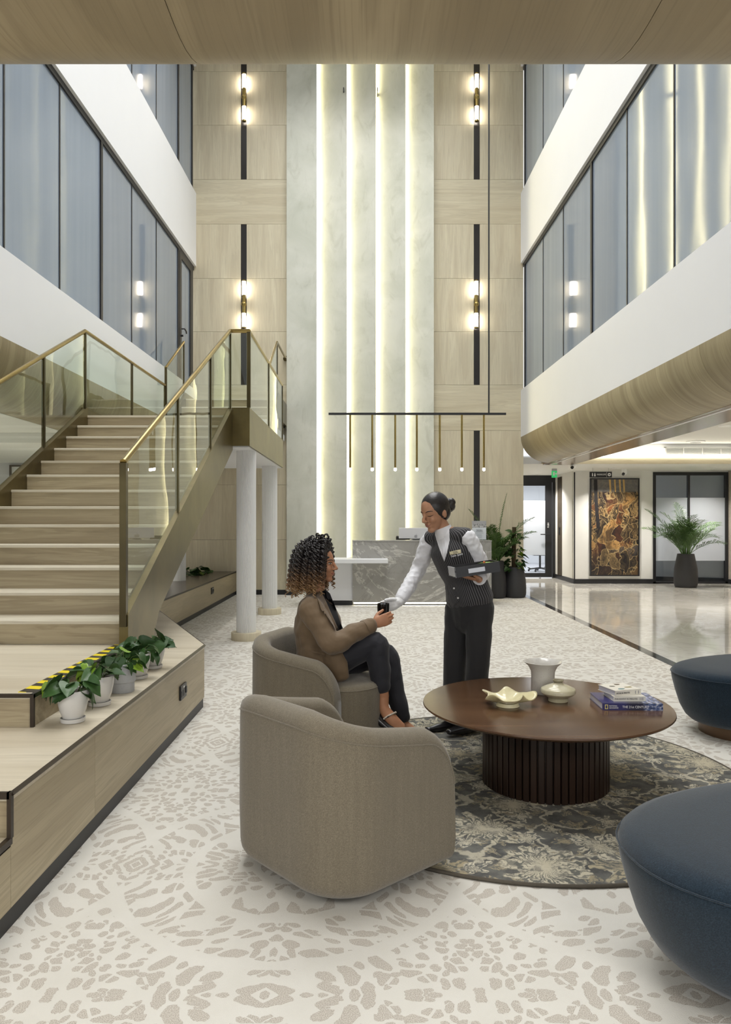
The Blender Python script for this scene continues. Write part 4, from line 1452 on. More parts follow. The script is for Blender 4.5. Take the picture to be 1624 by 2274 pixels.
def armchair(label, loc, rz):
    t = thing('armchair', label, 'armchair', (0, 0, 0), 'taupe barrel armchairs')
    hw, rc, xa = 0.365, 0.215, 0.235
    path = u_path(hw, rc, xa)
    # refine the arm ends
    dense = []
    e = [(xa - 0.16 * (1 - math.cos(math.pi / 2 * k / 10)), 0) for k in range(11)]
    arm0 = [(x, -hw, 0, -1) for x, _ in e]
    arm1 = [(x, hw, 0, 1) for x, _ in e]
    core = [p for p in path if not (p[0] > xa - 0.165 and abs(p[2]) < 1e-6)]
    path = arm0 + core + arm1[::-1]
    th = 0.105
    v, f = [], []
    seam = []
    nsec = None
    for (x, y, nx, ny) in path:
        # distance forward from the back decides the height
        fwd = (x + hw) / (xa + hw)
        hgt = 0.675 - 0.125 * max(0, fwd) ** 0.7
        q = (x - (xa - 0.15)) / 0.15
        if q > 0:
            hgt = (hgt - 0.19) + 0.19 * math.sqrt(max(0.0, 1 - min(1, q) ** 2))
        n = Vector((nx, ny))
        o = Vector((x, y))
        inr = 0.0
        sec = []
        r_ = min(0.05, hgt * 0.2)
        zb_ = 0.032
        # outer bottom to outer top to inner top to inner bottom
        for k in range(5):
            a = math.pi / 2 * k / 4
            sec.append((-0.055 * (1 - math.sin(a)), zb_ + 0.06 * (1 - math.cos(a))))
        sec.append((0.004, zb_ + 0.3 * hgt))
        sec.append((0.002, hgt - 0.09))
        for k in range(7):
            a = math.pi * k / 6
            sec.append((-th / 2 + (th / 2) * math.cos(a), hgt - th / 2 * 0.8 + th / 2 * 0.8 * math.sin(a)))
        sec.append((-th - 0.002, hgt - 0.12))
        sec.append((-th, zb_ + 0.05))
        nsec = len(sec)
        for (d, z) in sec:
            p = o + n * d
            v.append((p.x, p.y, z))
        if q < 0.999:
            p = o + n * (0.002)
            seam.append((p.x, p.y, hgt - th / 2 * 0.8 - 0.012))
    m_ = len(path)
    for j in range(m_ - 1):
        for i in range(nsec):
            k = (i + 1) % nsec
            f.append((j * nsec + i, j * nsec + k, (j + 1) * nsec + k, (j + 1) * nsec + i))
    f.append(tuple(range(nsec)))
    f.append(tuple((m_ - 1) * nsec + i for i in range(nsec))[::-1])
    sh = link('shell', fixn(mesh(v, f)), 'chair_fabric', t, autosmooth=58)
    tube('piping', seam, [0.0028] * len(seam), 'chair_fabric', sh, 6)
    # seat: D-shaped block with a round front
    poly = []
    for k in range(25):
        a = -math.pi / 2 + math.pi * k / 24
        c, s = math.cos(a), math.sin(a)
        poly.append((0.13 + 0.262 * abs(c) ** 0.8, 0.268 * (abs(s) ** 0.85) * (1 if s > 0 else -1)))
    poly += [(-0.2, 0.262), (-0.26, 0.2), (-0.26, -0.2), (-0.2, -0.262)]
    vs, fs = [], []
    n = len(poly)
    prof = [(0.90, 0.045), (0.965, 0.06), (0.995, 0.10), (1.0, 0.2), (1.0, 0.355), (0.99, 0.385), (0.965, 0.402), (0.9, 0.411), (0.6, 0.418), (0.25, 0.42)]
    cx = 0.06
    for (s_, z) in prof:
        for (x, y) in poly:
            vs.append((cx + (x - cx) * s_, y * s_, z))
    for j in range(len(prof) - 1):
        for i in range(n):
            k = (i + 1) % n
            fs.append((j * n + i, j * n + k, (j + 1) * n + k, (j + 1) * n + i))
    fs.append(tuple(range(n))[::-1])
    fs.append(tuple((len(prof) - 1) * n + i for i in range(n)))
    se = link('seat', fixn(mesh(vs, fs)), 'chair_fabric', t, autosmooth=60)
    sp = [(cx + (x - cx) * 0.992, y * 0.992, 0.386) for x, y in poly[:25]]
    tube('piping', sp, [0.0026] * len(sp), 'chair_fabric', se, 6)
    lathe('swivel_base', [(0.20, 0.0), (0.20, 0.03), (0.18, 0.036)], 'black', t, (0, 0, 0), 32)
    t.location = loc
    t.rotation_euler = (0, 0, rz)
    return t


armchair('taupe barrel armchair standing empty with its back to the camera', (-0.074, 2.935, 0.012), R(42))
armchair('taupe barrel armchair in which the curly haired person sits', (-0.27, 4.5, 0.0), R(-20))

# ------------------------------------------------------------------ blue ottomans


def ottoman(label, cx, cy, a_, b_, rot, pl_=0.79):
    t = thing('ottoman', label, 'ottoman', (cx, cy, 0), 'slate blue pebble ottomans')
    seg = 64

    def ring(s, z):
        out = []
        for i in range(seg):
            an = 2 * math.pi * i / seg
            c, s_ = math.cos(an), math.sin(an)
            x = a_ * abs(c) ** 0.86 * (1 if c > 0 else -1)
            y = b_ * abs(s_) ** 0.86 * (1 if s_ > 0 else -1) * (1 + 0.12 * c)
            x, y = x * s, y * s
            out.append((cx + x * math.cos(rot) - y * math.sin(rot), cy + x * math.sin(rot) + y * math.cos(rot), z))
        return out
    prof = [(0.80, 0.075), (0.855, 0.08), (0.895, 0.11), (0.935, 0.17), (0.97, 0.26), (0.995, 0.34), (1.0, 0.375), (0.992, 0.398), (0.97, 0.413), (0.92, 0.424), (0.75, 0.432), (0.4, 0.436), (0.1, 0.437)]

    def loft(pr):
        v, f = [], []
        for s, z in pr:
            v += ring(s, z)
        for j in range(len(pr) - 1):
            for i in range(seg):
                k = (i + 1) % seg
                f.append((j * seg + i, j * seg + k, (j + 1) * seg + k, (j + 1) * seg + i))
        f.append(tuple(range(seg))[::-1])
        f.append(tuple((len(pr) - 1) * seg + i for i in range(seg)))
        return fixn(mesh(v, f))
    cu = link('cushion', loft(prof), 'sofa_fabric', t, smooth=True)
    sm = ring(1.003, 0.383)
    tube('piping', sm + sm[:1], [0.003] * (seg + 1), 'sofa_fabric', cu, 6)
    link('plinth', loft([(pl_, 0.0), (pl_, 0.074)]), M['plinth'], t, autosmooth=40)
    return t


M['plinth'] = plain('bronzed_plinth', srgb(104, 82, 62), 0.35, 0.5, var=0.1)
ottoman('large slate blue pebble ottoman closest to the camera beside the rug', 1.62, 2.20, 0.85, 0.52, R(4), 0.66)
ottoman('slate blue pebble ottoman standing by the marble floor border', 2.85, 4.78, 0.86, 0.48, R(8))

# ------------------------------------------------------------------ coffee table
TC = (0.93, 3.79)
TB = thing('coffee_table', 'round dark walnut coffee table with a slatted drum base', 'coffee table', (TC[0], TC[1], 0.012))
M['walnut'] = wood('walnut_top', (0, 1, 1), srgb(72, 50, 35), srgb(98, 72, 51), rough=0.2, fig=0.4, tone=(1, 1, 1))
M['walnut_dark'] = wood('walnut_slats', (1, 1, 0), srgb(34, 23, 18), srgb(52, 36, 27), rough=0.35, fig=0.4, tone=(1, 1, 1))
ZT = 0.42
lathe('table_top', [(0.50, 0.375), (0.56, 0.382), (0.622, 0.405), (0.63, 0.412), (0.628, 0.419), (0.622, 0.42), (0.001, 0.42)], 'walnut', TB, (TC[0], TC[1], 0), 96)
lathe('drum_core', [(0.298, 0.012), (0.298, 0.376)], 'walnut_dark', TB, (TC[0], TC[1], 0), 48)
nsl = 54
rs = 0.312
wd = 2 * math.pi * rs / nsl - 0.0065
sl_me = mesh(*boxvf(-0.011, 0.011, -wd / 2, wd / 2, 0.0, 0.362))
bevel_mesh(sl_me, 0.003, 1)
for k in range(nsl):
    a = 2 * math.pi * k / nsl
    o = bpy.data.objects.new('slat', sl_me)
    if k == 0:
        sl_me.materials.append(M['walnut_dark'])
    COL.objects.link(o)
    o.parent = TB
    o.location = ((rs - 0.003) * math.cos(a), (rs - 0.003) * math.sin(a), 0.0)
    o.rotation_euler = (0, 0, a)


def onT(px, py):
    Y = F * (H - ZT) / (py - 1158)
    return (px - 812) / F * Y, Y


def glaze(name, lo, hi, rough=0.25, scale=6, coat=0.3):
    t = NT(name)
    n = t.noise(t.obj(), scale, 5, 0.6)
    sp = t.noise(t.obj(), 140, 2)
    c = t.mix(t.smooth(n, 0.3, 0.7), lo, hi)
    c = t.mix(t.math('MULTIPLY', t.smooth(sp, 0.62, 0.75), 0.3), c, tuple(x * 0.6 for x in lo))
    return t.p(color=c, rough=rough, coat=coat)


x_, y_ = onT(1206, 1539)
vt = thing('tall_vase', 'tall pale grey vase with flared rim on the coffee table', 'vase', (x_, y_, ZT))
lathe('body', [(0.058, 0.0), (0.062, 0.004), (0.064, 0.02), (0.063, 0.09), (0.065, 0.12), (0.078, 0.148), (0.102, 0.170), (0.104, 0.173), (0.101, 0.174), (0.074, 0.152), (0.058, 0.12), (0.056, 0.03), (0.001, 0.02)], glaze('crackle_grey_glaze', srgb(180, 176, 168), srgb(206, 203, 196)), vt, (x_, y_, ZT), 48)
lathe('foot_ring', [(0.05, 0.0), (0.059, 0.0), (0.061, 0.004), (0.05, 0.006)], glaze('bare_grey_clay', srgb(150, 146, 138), srgb(170, 166, 158)), vt, (x_, y_, ZT), 48)
x_, y_ = onT(1240, 1557)
vl = thing('low_vase', 'low celadon disc vase with narrow neck on the coffee table', 'vase', (x_, y_, ZT))
M['celadon'] = glaze('celadon_glaze', srgb(176, 168, 138), srgb(200, 193, 166))
lathe('body', [(0.048, 0.0), (0.051, 0.003), (0.051, 0.018), (0.056, 0.024), (0.082, 0.038), (0.089, 0.046), (0.089, 0.062), (0.084, 0.069), (0.055, 0.082), (0.031, 0.090), (0.023, 0.098)], 'celadon', vl, (x_, y_, ZT), 48)
lathe('neck', [(0.0225, 0.096), (0.022, 0.101), (0.028, 0.107), (0.028, 0.111), (0.023, 0.111), (0.018, 0.104), (0.001, 0.100)], glaze('dark_neck_glaze', srgb(110, 102, 82), srgb(136, 128, 104)), vl, (x_, y_, ZT), 40)
# ruffled bowl
x_, y_ = onT(1128, 1567)
bw = thing('ruffled_bowl', 'cream wavy edged ceramic bowl on the coffee table', 'bowl', (x_, y_, ZT))
v, f = [], []
seg = 72


def bowl_pt(rn, a, inner):
    ruf = math.sin(5 * a + 0.6) + 0.45 * math.sin(8 * a + 2.0)
    rad_ = rn * (0.125 + 0.018 * math.sin(5 * a + 2.2) * rn + 0.010 * math.sin(3 * a + 1) * rn)
    z = 0.014 + 0.040 * rn ** 2.2 + 0.013 * ruf * rn ** 3
    if inner:
        z += 0.006
    return (x_ + rad_ * math.cos(a), y_ + rad_ * math.sin(a) * 0.86, ZT + z)


rings = [0.36, 0.5, 0.65, 0.8, 0.92, 1.0]
for rn in rings:
    for i in range(seg):
        v.append(bowl_pt(rn, 2 * math.pi * i / seg, False))
for rn in rings[::-1] + [0.2, 0.03]:
    for i in range(seg):
        v.append(bowl_pt(rn * 0.99, 2 * math.pi * i / seg, True))
nr = len(rings) * 2 + 2
for j in range(nr - 1):
    for i in range(seg):
        k = (i + 1) % seg
        f.append((j * seg + i, j * seg + k, (j + 1) * seg + k, (j + 1) * seg + i))
f.append(tuple(range(seg))[::-1])
f.append(tuple((nr - 1) * seg + i for i in range(seg)))
M['cream_glaze'] = glaze('cream_glaze', srgb(206, 196, 152), srgb(226, 218, 182), 0.22)
link('ruffled_dish', fixn(mesh(v, f)), 'cream_glaze', bw, smooth=True)
lathe('foot', [(0.055, 0.0), (0.060, 0.001), (0.052, 0.018)], 'cream_glaze', bw, (x_, y_, ZT), 40)

# books: built lying flat, spine towards -y, then placed
M['paper'] = None


def paper():
    t = NT('book_pages')
    v = t.obj((2, 2, 420), rnd=False)
    n = t.noise(v, 1.0, 2)
    return t.p(color=t.mix(t.smooth(n, 0.3, 0.7), srgb(176, 174, 186), srgb(226, 224, 228)), rough=0.8)


M['paper'] = paper()


def book(label, loc, rz, w_, d_, h_, cover_m, spine_m):
    t = thing('book', label, 'book', (0, 0, 0), 'books stacked on the coffee table')
    ct = 0.0025
    box('pages', -w_ / 2 + 0.003, w_ / 2 - 0.003, -d_ / 2 + 0.004, d_ / 2 - 0.003, ct, h_ - ct, 'paper', t)
    box('back_cover', -w_ / 2, w_ / 2, -d_ / 2 + 0.002, d_ / 2, 0, ct, cover_m, t)
    fc_ = box('front_cover', -w_ / 2, w_ / 2, -d_ / 2 + 0.002, d_ / 2, h_ - ct, h_, cover_m, t)
    sp = box('spine', -w_ / 2, w_ / 2, -d_ / 2 - 0.001, -d_ / 2 + 0.004, 0, h_, spine_m, t)
    return t, sp, fc_


def blue_cover():
    t = NT('blue_photo_cover')
    tc = t.n('ShaderNodeTexCoord')
    s = t.n('ShaderNodeSeparateXYZ', {0: tc.outputs['Object']})
    n = t.noise(t.vmath('MULTIPLY', tc.outputs['Object'], (60, 30, 90)), 1.0, 3)
    ph = t.ramp(n, [(0.3, srgb(38, 40, 52)), (0.5, srgb(74, 92, 140)), (0.7, srgb(196, 198, 208))])
    f = t.smooth(s.outputs[0], 0.045, 0.075)
    f2 = t.smooth(s.outputs[0], -0.05, 0.0)
    base = t.mix(f2, srgb(46, 44, 98), srgb(34, 34, 58))
    return t.p(color=t.mix(f, base, ph), rough=0.25)


M['book_blue'] = blue_cover()
M['book_cream'] = plain('cream_cover', srgb(222, 218, 206), 0.35, var=0.03)
M['ink'] = plain('dark_ink', srgb(44, 42, 44), 0.5, var=0.05)
M['ink_white'] = plain('white_ink', srgb(230, 230, 232), 0.4, var=0.02)
M['ink_yellow'] = plain('yellow_ink', srgb(230, 214, 130), 0.4, var=0.02)
W1, D1, H1 = 0.298, 0.235, 0.034
b1, s1, c1 = book('large blue hardback at the bottom of the book stack on the coffee table', None, 0, W1, D1, H1, 'book_blue', 'book_blue')
for xa, xb, za, zb2 in ((-0.137, -0.134, 0.006, 0.028), (-0.125, -0.122, 0.006, 0.028), (-0.134, -0.125, 0.006, 0.009), (-0.134, -0.125, 0.025, 0.028)):
    box('emblem_frame', xa, xb, -D1 / 2 - 0.0022, -D1 / 2 - 0.001, za, zb2, 'ink_yellow', s1)
lettering('lettering', 'NATIONAL', 0.010, (-0.096, -D1 / 2 - 0.0018, 0.0215), 'ink_white', s1, fit=0.040, depth=0.0004)
lettering('lettering', 'GEOGRAPHIC', 0.010, (-0.093, -D1 / 2 - 0.0018, 0.0115), 'ink_white', s1, fit=0.046, depth=0.0004)
lettering('lettering', 'THE 21st CENTURY', 0.0165, (0.014, -D1 / 2 - 0.0018, 0.0165), 'ink_white', s1, fit=0.13, depth=0.0004)
bc = onT(1391, 1577)
b1.location = (bc[0] + 0.035, bc[1] + D1 / 2 - 0.005, ZT)
b1.rotation_euler = (0, 0, R(-2))
W2, D2, H2 = 0.162, 0.150, 0.024
b2, s2, c2 = book('cream philosophy paperback between the blue hardback and the top book', None, 0, W2, D2, H2, 'book_cream', 'book_cream')
lettering('lettering', 'PHILOSOPHY IN MINUTES', 0.0105, (-0.018, -D2 / 2 - 0.0018, H2 / 2), 'ink', s2, fit=0.115, depth=0.0004)
for q in (0.052, 0.06, 0.066):
    box('printed_mark', q, q + 0.003, -D2 / 2 - 0.002, -D2 / 2 - 0.001, 0.005, 0.019, 'grey_logo', s2)
b2.location = (bc[0] + 0.030, bc[1] + 0.115, ZT + H1)
b2.rotation_euler = (0, 0, R(1))
b3, s3, c3 = book('cream myths paperback lying on top of the book stack', None, 0, 0.150, 0.150, 0.028, 'book_cream', 'book_cream')
lettering('lettering', 'MYTHS IN MINUTES', 0.011, (-0.03, -0.075 - 0.0018, 0.014), 'ink', s3, fit=0.078, depth=0.0004)
for q in (0.04, 0.058):
    box('printed_mark', q, q + 0.004, -0.077, -0.076, 0.006, 0.022, 'grey_logo', s3)
for (mx_, my_, a_, b_, mm) in ((-0.03, 0.02, 0.018, 0.011, srgb(70, 66, 50)), (0.04, -0.02, 0.022, 0.012, srgb(132, 120, 60)), (0.02, 0.05, 0.018, 0.012, srgb(96, 80, 62)), (-0.02, -0.045, 0.021, 0.011, srgb(92, 128, 132))):
    v, f = lathevf([(1.0, 0.0), (1.0, 0.0006)], 9)
    rr = random.Random(int(mx_ * 1000))
    jit = [rr.uniform(0.65, 1.1) for _ in range(9)]
    vv = [(mx_ + p[0] * a_ * jit[i % 9], my_ + p[1] * b_ * jit[i % 9], 0.028 + p[2]) for i, p in enumerate(v)]
    link('printed_figure', fixn(mesh(vv, f)), plain('cover_print', mm, 0.4, var=0.3, scale=90), c3)
b3.location = (bc[0] + 0.012, bc[1] + 0.135, ZT + H1 + H2)
b3.rotation_euler = (0, 0, R(16))
# ------------------------------------------------------------------ plants


def leaf_mat(name, lo, hi, rough=0.35):
    t = NT(name)
    oi = t.n('ShaderNodeObjectInfo')
    n = t.noise(t.obj(), 18, 3)
    c = t.mix(t.math('MULTIPLY_ADD', n, 0.5, t.math('MULTIPLY', oi.outputs['Random'], 0.5)), lo, hi)
    return t.p(color=c, rough=rough, spec=0.4)


M['leaf_dark'] = leaf_mat('philodendron_leaf', srgb(28, 52, 26), srgb(70, 104, 52))
M['leaf_lime'] = leaf_mat('young_leaf', srgb(84, 124, 36), srgb(150, 180, 60))
M['palm_leaf'] = leaf_mat('palm_leaflet', srgb(34, 60, 26), srgb(92, 124, 60), 0.45)
M['stalk'] = plain('green_stalk', srgb(84, 104, 50), 0.5, var=0.2)
M['pot_white'] = plain('white_glazed_pot', srgb(214, 212, 208), 0.25, var=0.02, coat=0.3)
M['pot_grey'] = glaze('grey_speckled_pot', srgb(176, 178, 182), srgb(198, 200, 203), 0.6, coat=0.0)
M['pot_black'] = plain('charcoal_planter', srgb(50, 50, 52), 0.55, var=0.06)
M['soil'] = plain('dark_soil', srgb(44, 34, 26), 0.95, var=0.4, scale=80)


def heart_leaf(seed):
    rr = random.Random(seed)
    outl = [(0.0, 0.0), (-0.10, 0.17), (-0.13, 0.34), (-0.08, 0.47), (0.05, 0.52), (0.25, 0.50), (0.45, 0.42), (0.65, 0.29), (0.84, 0.13), (1.0, 0.0)]
    mid = [0.0, 0.02, 0.06, 0.12, 0.2, 0.32, 0.48, 0.66, 0.84, 1.0]
    fold = rr.uniform(0.15, 0.35)
    droop = rr.uniform(0.25, 0.6)
    v, f = [], []

    def z(x, y):
        return abs(y) * fold - droop * max(0, x) ** 2 * 0.5 + 0.02 * math.sin(9 * x + seed)
    for (x, y), mx in zip(outl, mid):
        v.append((x, y, z(x, y)))
        v.append(((x + mx) / 2, y * 0.5, z((x + mx) / 2, y * 0.5) + 0.015))
        v.append((mx, 0, z(mx, 0)))
        v.append(((x + mx) / 2, -y * 0.5, z((x + mx) / 2, y * 0.5) + 0.015))
        v.append((x, -y, z(x, y)))
    for j in range(len(outl) - 1):
        for i in range(4):
            f.append((j * 5 + i, j * 5 + i + 1, (j + 1) * 5 + i + 1, (j + 1) * 5 + i))
    # give the leaf a little thickness
    n = len(v)
    v2 = [(a, b, c - 0.012) for a, b, c in v]
    f2 = [tuple(i + n for i in q)[::-1] for q in f]
    me = mesh(v + v2, f + f2)
    for pl in me.polygons:
        pl.use_smooth = True
    return me


LEAVES = {}
for mname in ('leaf_dark', 'leaf_lime'):
    LEAVES[mname] = []
    for s in range(4):
        me = heart_leaf(s + 3)
        me.materials.append(M[mname])
        LEAVES[mname].append(me)


def put_leaf(parent, base, direction, size, roll, kind, rr):
    """leaf with its notch at base (scene frame), pointing along direction"""
    d = Vector(direction).normalized()
    up = Vector((0, 0, 1))
    side = up.cross(d)
    if side.length < 1e-3:
        side = Vector((1, 0, 0))
    side.normalize()
    nrm = d.cross(side)
    m = Matrix((d, side, nrm)).transposed().to_4x4() @ Matrix.Rotation(roll, 4, 'X')
    m = Matrix.Translation(Vector(base)) @ m @ Matrix.Diagonal((size, size, size, 1))
    o = bpy.data.objects.new('leaf', rr.choice(LEAVES[kind]))
    COL.objects.link(o)
    o.parent = parent
    o.matrix_basis = wm(parent).inverted() @ m
    return o


def pothos(name_label, x, y, z, kind, seed, n_leaf, lean):
    rr = random.Random(seed)
    t = thing('potted_plant', name_label, 'potted plant', (x, y, z), 'small potted plants on the platform ledge')
    if kind == 'egg':
        po = lathe('pot', [(0.036, 0.016), (0.044, 0.020), (0.058, 0.055), (0.067, 0.10), (0.070, 0.142), (0.068, 0.145), (0.064, 0.142), (0.060, 0.12), (0.001, 0.12)], 'pot_white', t, (x, y, z), 40)
        lathe('saucer', [(0.044, 0.0), (0.053, 0.002), (0.055, 0.019), (0.052, 0.020), (0.049, 0.010), (0.001, 0.010)], 'pot_white', t, (x, y, z), 40)
        zt = z + 0.135
        rt = 0.062
    else:
        po = lathe('pot', [(0.062, 0.0), (0.064, 0.003), (0.064, 0.050), (0.070, 0.056), (0.071, 0.150), (0.068, 0.152), (0.065, 0.148), (0.063, 0.13), (0.001, 0.13)], 'pot_grey', t, (x, y, z), 40)
        zt = z + 0.145
        rt = 0.064
    lathe('soil', [(rt - 0.002, -0.012), (rt - 0.004, -0.004), (0.001, 0.0)], 'soil', t, (x, y, zt), 24)
    vines = []
    specs = []
    for k in range(n_leaf):
        a = rr.uniform(0, 2 * math.pi)
        if rr.random() < 0.55:
            a = lean + rr.gauss(0, 0.7)
        reach = rr.uniform(0.02, 0.115)
        hgt = rr.uniform(0.008, 0.062) * (1.2 - reach * 4.5)
        b = Vector((x + reach * math.cos(a), y + reach * math.sin(a) * 0.8, zt + hgt))
        dz = rr.uniform(-1.5, 0.05) if reach > 0.055 else rr.uniform(-0.7, 0.4)
        d = Vector((math.cos(a + rr.gauss(0, 0.4)), math.sin(a + rr.gauss(0, 0.4)), dz))
        sz = rr.uniform(0.058, 0.098)
        specs.append((b, d, sz))
        p0 = Vector((x + 0.02 * math.cos(a), y + 0.02 * math.sin(a), zt - 0.004))
        vines.append(tubevf([p0, (p0 + b) / 2 + Vector((0, 0, 0.015)), b], [0.0022, 0.002, 0.0014], 5))
    link('stems', mesh(*join(*vines)), 'stalk', t)
    for (b, d, sz) in specs:
        put_leaf(t, b, d, sz, rr.gauss(0, 0.45), 'leaf_lime' if rr.random() < 0.13 else 'leaf_dark', rr)
    return t


pots = [(162, 1608, 'egg', 'white egg shaped pot with the largest drooping leaves, first on the ledge', 24), (221, 1571, 'egg', 'second white pot on the ledge, between the first pot and the grey cylinder pot', 25),
        (271, 1541, 'cyl', 'speckled grey cylinder pot with heart shaped leaves on the platform ledge', 24), (307, 1512, 'egg', 'white potted plant between the grey cylinder pot and the last pot on the ledge', 24), (341, 1489, 'egg', 'last white potted plant on the ledge, next to the stringer foot', 22)]
for i, (px_, py_, kd, lb, nl) in enumerate(pots):
    Y = F * (H - ZP) / (py_ - 6 - 1158)
    X = (px_ - 812) / F * Y
    pothos(lb, X, Y, ZP, kd, 30 + i, nl, R(200) if i < 2 else R(240))


def frond(name, base, az, elev, length, leaflets, parent, rr, width=0.15, droop=0.9, wl=0.014, m='palm_leaf'):
    """a feather palm frond: bent rachis with two rows of leaflets, one mesh"""
    pts = []
    n = 14
    p = Vector(base)
    el = elev
    for i in range(n + 1):
        pts.append(p.copy())
        step = length / n
        el -= droop / n * (0.4 + 1.4 * i / n)
        p = p + Vector((math.cos(az) * math.cos(el), math.sin(az) * math.cos(el), math.sin(el))) * step
    vf = [tubevf(pts, [0.006 * (1 - 0.8 * i / n) + 0.001 for i in range(n + 1)], 4)]
    T = frame_dirs(pts)
    for k in range(leaflets):
        u = 0.28 + 0.71 * k / (leaflets - 1)
        fi = u * n
        i = min(n - 1, int(fi))
        q = pts[i].lerp(pts[i + 1], fi - i)
        td = T[i]
        side = td.cross(Vector((0, 0, 1)))
        if side.length < 1e-3:
            side = Vector((math.cos(az + 1.57), math.sin(az + 1.57), 0))
        side.normalize()
        upv = side.cross(td).normalized()
        ll = width * (math.sin(math.pi * min(1, 0.18 + 0.80 * (u - 0.28) / 0.71)) ** 0.7) * rr.uniform(0.85, 1.15)
        for s in (1, -1):
            d = (side * s * 0.7 + td * 0.9 + upv * rr.uniform(0.05, 0.4)).normalized()
            m1 = q + d * ll * 0.5
            tip = q + d * ll + Vector((0, 0, -0.35 * ll * rr.uniform(0.5, 1.3)))
            wv = td.cross(d).cross(d).normalized() * wl * 0.5
            v = [q - wv * 0.4, q + wv * 0.4, m1 + wv, m1 - wv, tip]
            vf.append(([tuple(a) for a in v], [(0, 1, 2, 3), (3, 2, 4)]))
    return link(name, mesh(*join(*vf)), m, parent)


def planter(x, y, z, r_top, r_mid, hgt, parent):
    lathe('planter_pot', [(r_mid * 0.72, 0.0), (r_mid * 0.9, 0.01), (r_mid * 0.99, hgt * 0.12), (r_mid, hgt * 0.3), (r_mid * 0.96, hgt * 0.55), (r_top * 1.02, hgt * 0.97), (r_top, hgt), (r_top * 0.93, hgt), (r_top * 0.92, hgt * 0.92), (0.001, hgt * 0.92)], 'pot_black', parent, (x, y, z), 44)
    lathe('soil', [(r_top * 0.91, -0.01), (r_top * 0.9, 0.0), (0.001, 0.01)], 'soil', parent, (x, y, z + hgt * 0.94), 28)


# palm in the corridor
x_, y_ = (1523.5 - 812) / F * 15.15, 15.15
pc_ = thing('potted_palm', 'feathery palm in a tall charcoal pot in front of the glazed partition', 'potted palm', (x_, y_, 0), 'palms in charcoal pots')
planter(x_, y_, 0.0, 0.165, 0.235, 0.69, pc_)
rr = random.Random(5)
for k in range(34):
    az = rr.uniform(0, 2 * math.pi)
    el = rr.uniform(1.0, 1.54)
    ln = rr.uniform(0.6, 1.12)
    frond('frond', (x_ + 0.05 * math.cos(az), y_ + 0.05 * math.sin(az), 0.62), az, el, ln, 22, pc_, rr, 0.33, rr.uniform(0.5, 1.5), 0.014)
for az, el, ln, dr in ((R(160), 1.12, 1.3, 0.5), (R(20), 0.85, 1.15, 0.5), (R(172), 0.95, 1.1, 0.8), (R(5), 0.7, 0.95, 0.9), (R(100), 1.4, 1.2, 0.3)):
    frond('frond', (x_, y_, 0.62), az, el, ln, 26, pc_, rr, 0.34, dr, 0.014)
# palm beside the desk
x_, y_ = (1100 - 812) / F * 13.05, 13.05
pd_ = thing('potted_palm', 'bushy palm in a charcoal pot half hidden by the reception desk', 'potted palm', (x_, y_, 0), 'palms in charcoal pots')
planter(x_, y_, 0.0, 0.15, 0.2, 0.66, pd_)
rr = random.Random(8)
for k in range(36):
    az = rr.uniform(0, 2 * math.pi)
    bk = 0.62 if math.sin(az) > 0.1 else 1.0
    frond('frond', (x_ + 0.04 * math.cos(az), y_ + 0.04 * math.sin(az), 0.6), az, rr.uniform(0.95, 1.5), rr.uniform(0.5, 0.95) * bk, 22, pd_, rr, 0.26 * bk, rr.uniform(0.4, 1.2) * bk, 0.018)
for az, el, ln, dr in ((R(10), 1.15, 1.15, 0.7), (R(20), 1.45, 1.3, 0.15), (R(170), 1.3, 1.1, 0.4)):
    frond('frond', (x_, y_, 0.6), az, el, ln, 30, pd_, rr, 0.26 if dr > 0.25 else 0.07, dr, 0.014)
# climber on a moss pole
x_, y_ = (1144 - 812) / F * 13.12, 13.12
pm_ = thing('climbing_plant', 'leafy climber on a brown moss pole in a charcoal pot', 'potted plant', (x_, y_, 0))
planter(x_, y_, 0.0, 0.155, 0.2, 0.545, pm_)
M['moss'] = plain('coir_pole', srgb(70, 58, 38), 0.95, var=0.5, scale=60)
tube('moss_pole', [(x_ - 0.02, y_, 0.48), (x_ - 0.02, y_, 0.9), (x_ - 0.015, y_, 1.26)], [0.04, 0.04, 0.036], 'moss', pm_, 14)
rr = random.Random(4)
for k in range(88):
    zz = 0.52 + 0.68 * rr.random() ** 1.8
    a = rr.uniform(0, 2 * math.pi)
    rad_ = (0.06 + 0.14 * (1 - (zz - 0.5) / 0.75)) * rr.uniform(0.6, 1.2)
    b = (x_ + rad_ * math.cos(a), y_ + rad_ * math.sin(a), zz)
    put_leaf(pm_, b, (math.cos(a), math.sin(a), rr.uniform(-0.9, 0.3)), rr.uniform(0.07, 0.12), rr.gauss(0, 0.4), 'leaf_lime' if (rr.random() < 0.3 and math.cos(a) > -0.2) else 'leaf_dark', rr)
# planting in the bench trough
tp = thing('trough_plant', 'low green leafy planting in the trough of the bench', 'plant', (-3.0, 12.85, 0.36))
rr = random.Random(12)
for k in range(34):
    bx_ = -2.98 + rr.uniform(-0.2, 0.17)
    by_ = 12.9 + rr.uniform(-0.4, 0.38)
    a = rr.uniform(0, 2 * math.pi)
    put_leaf(tp, (bx_, by_, 0.37 + rr.uniform(0.02, 0.17)), (math.cos(a), math.sin(a), rr.uniform(-0.4, 0.7)), rr.uniform(0.09, 0.15), rr.gauss(0, 0.4), 'leaf_lime' if rr.random() < 0.15 else 'leaf_dark', rr)
link('stems', mesh(*join(*[tubevf([(-2.98 + 0.1 * math.sin(k * 2.1), 12.9 + 0.3 * math.cos(k * 1.3), 0.35), (-2.98 + 0.14 * math.sin(k * 2.1), 12.9 + 0.33 * math.cos(k * 1.3), 0.5)], [0.005, 0.003], 5) for k in range(9)])), 'stalk', tp)
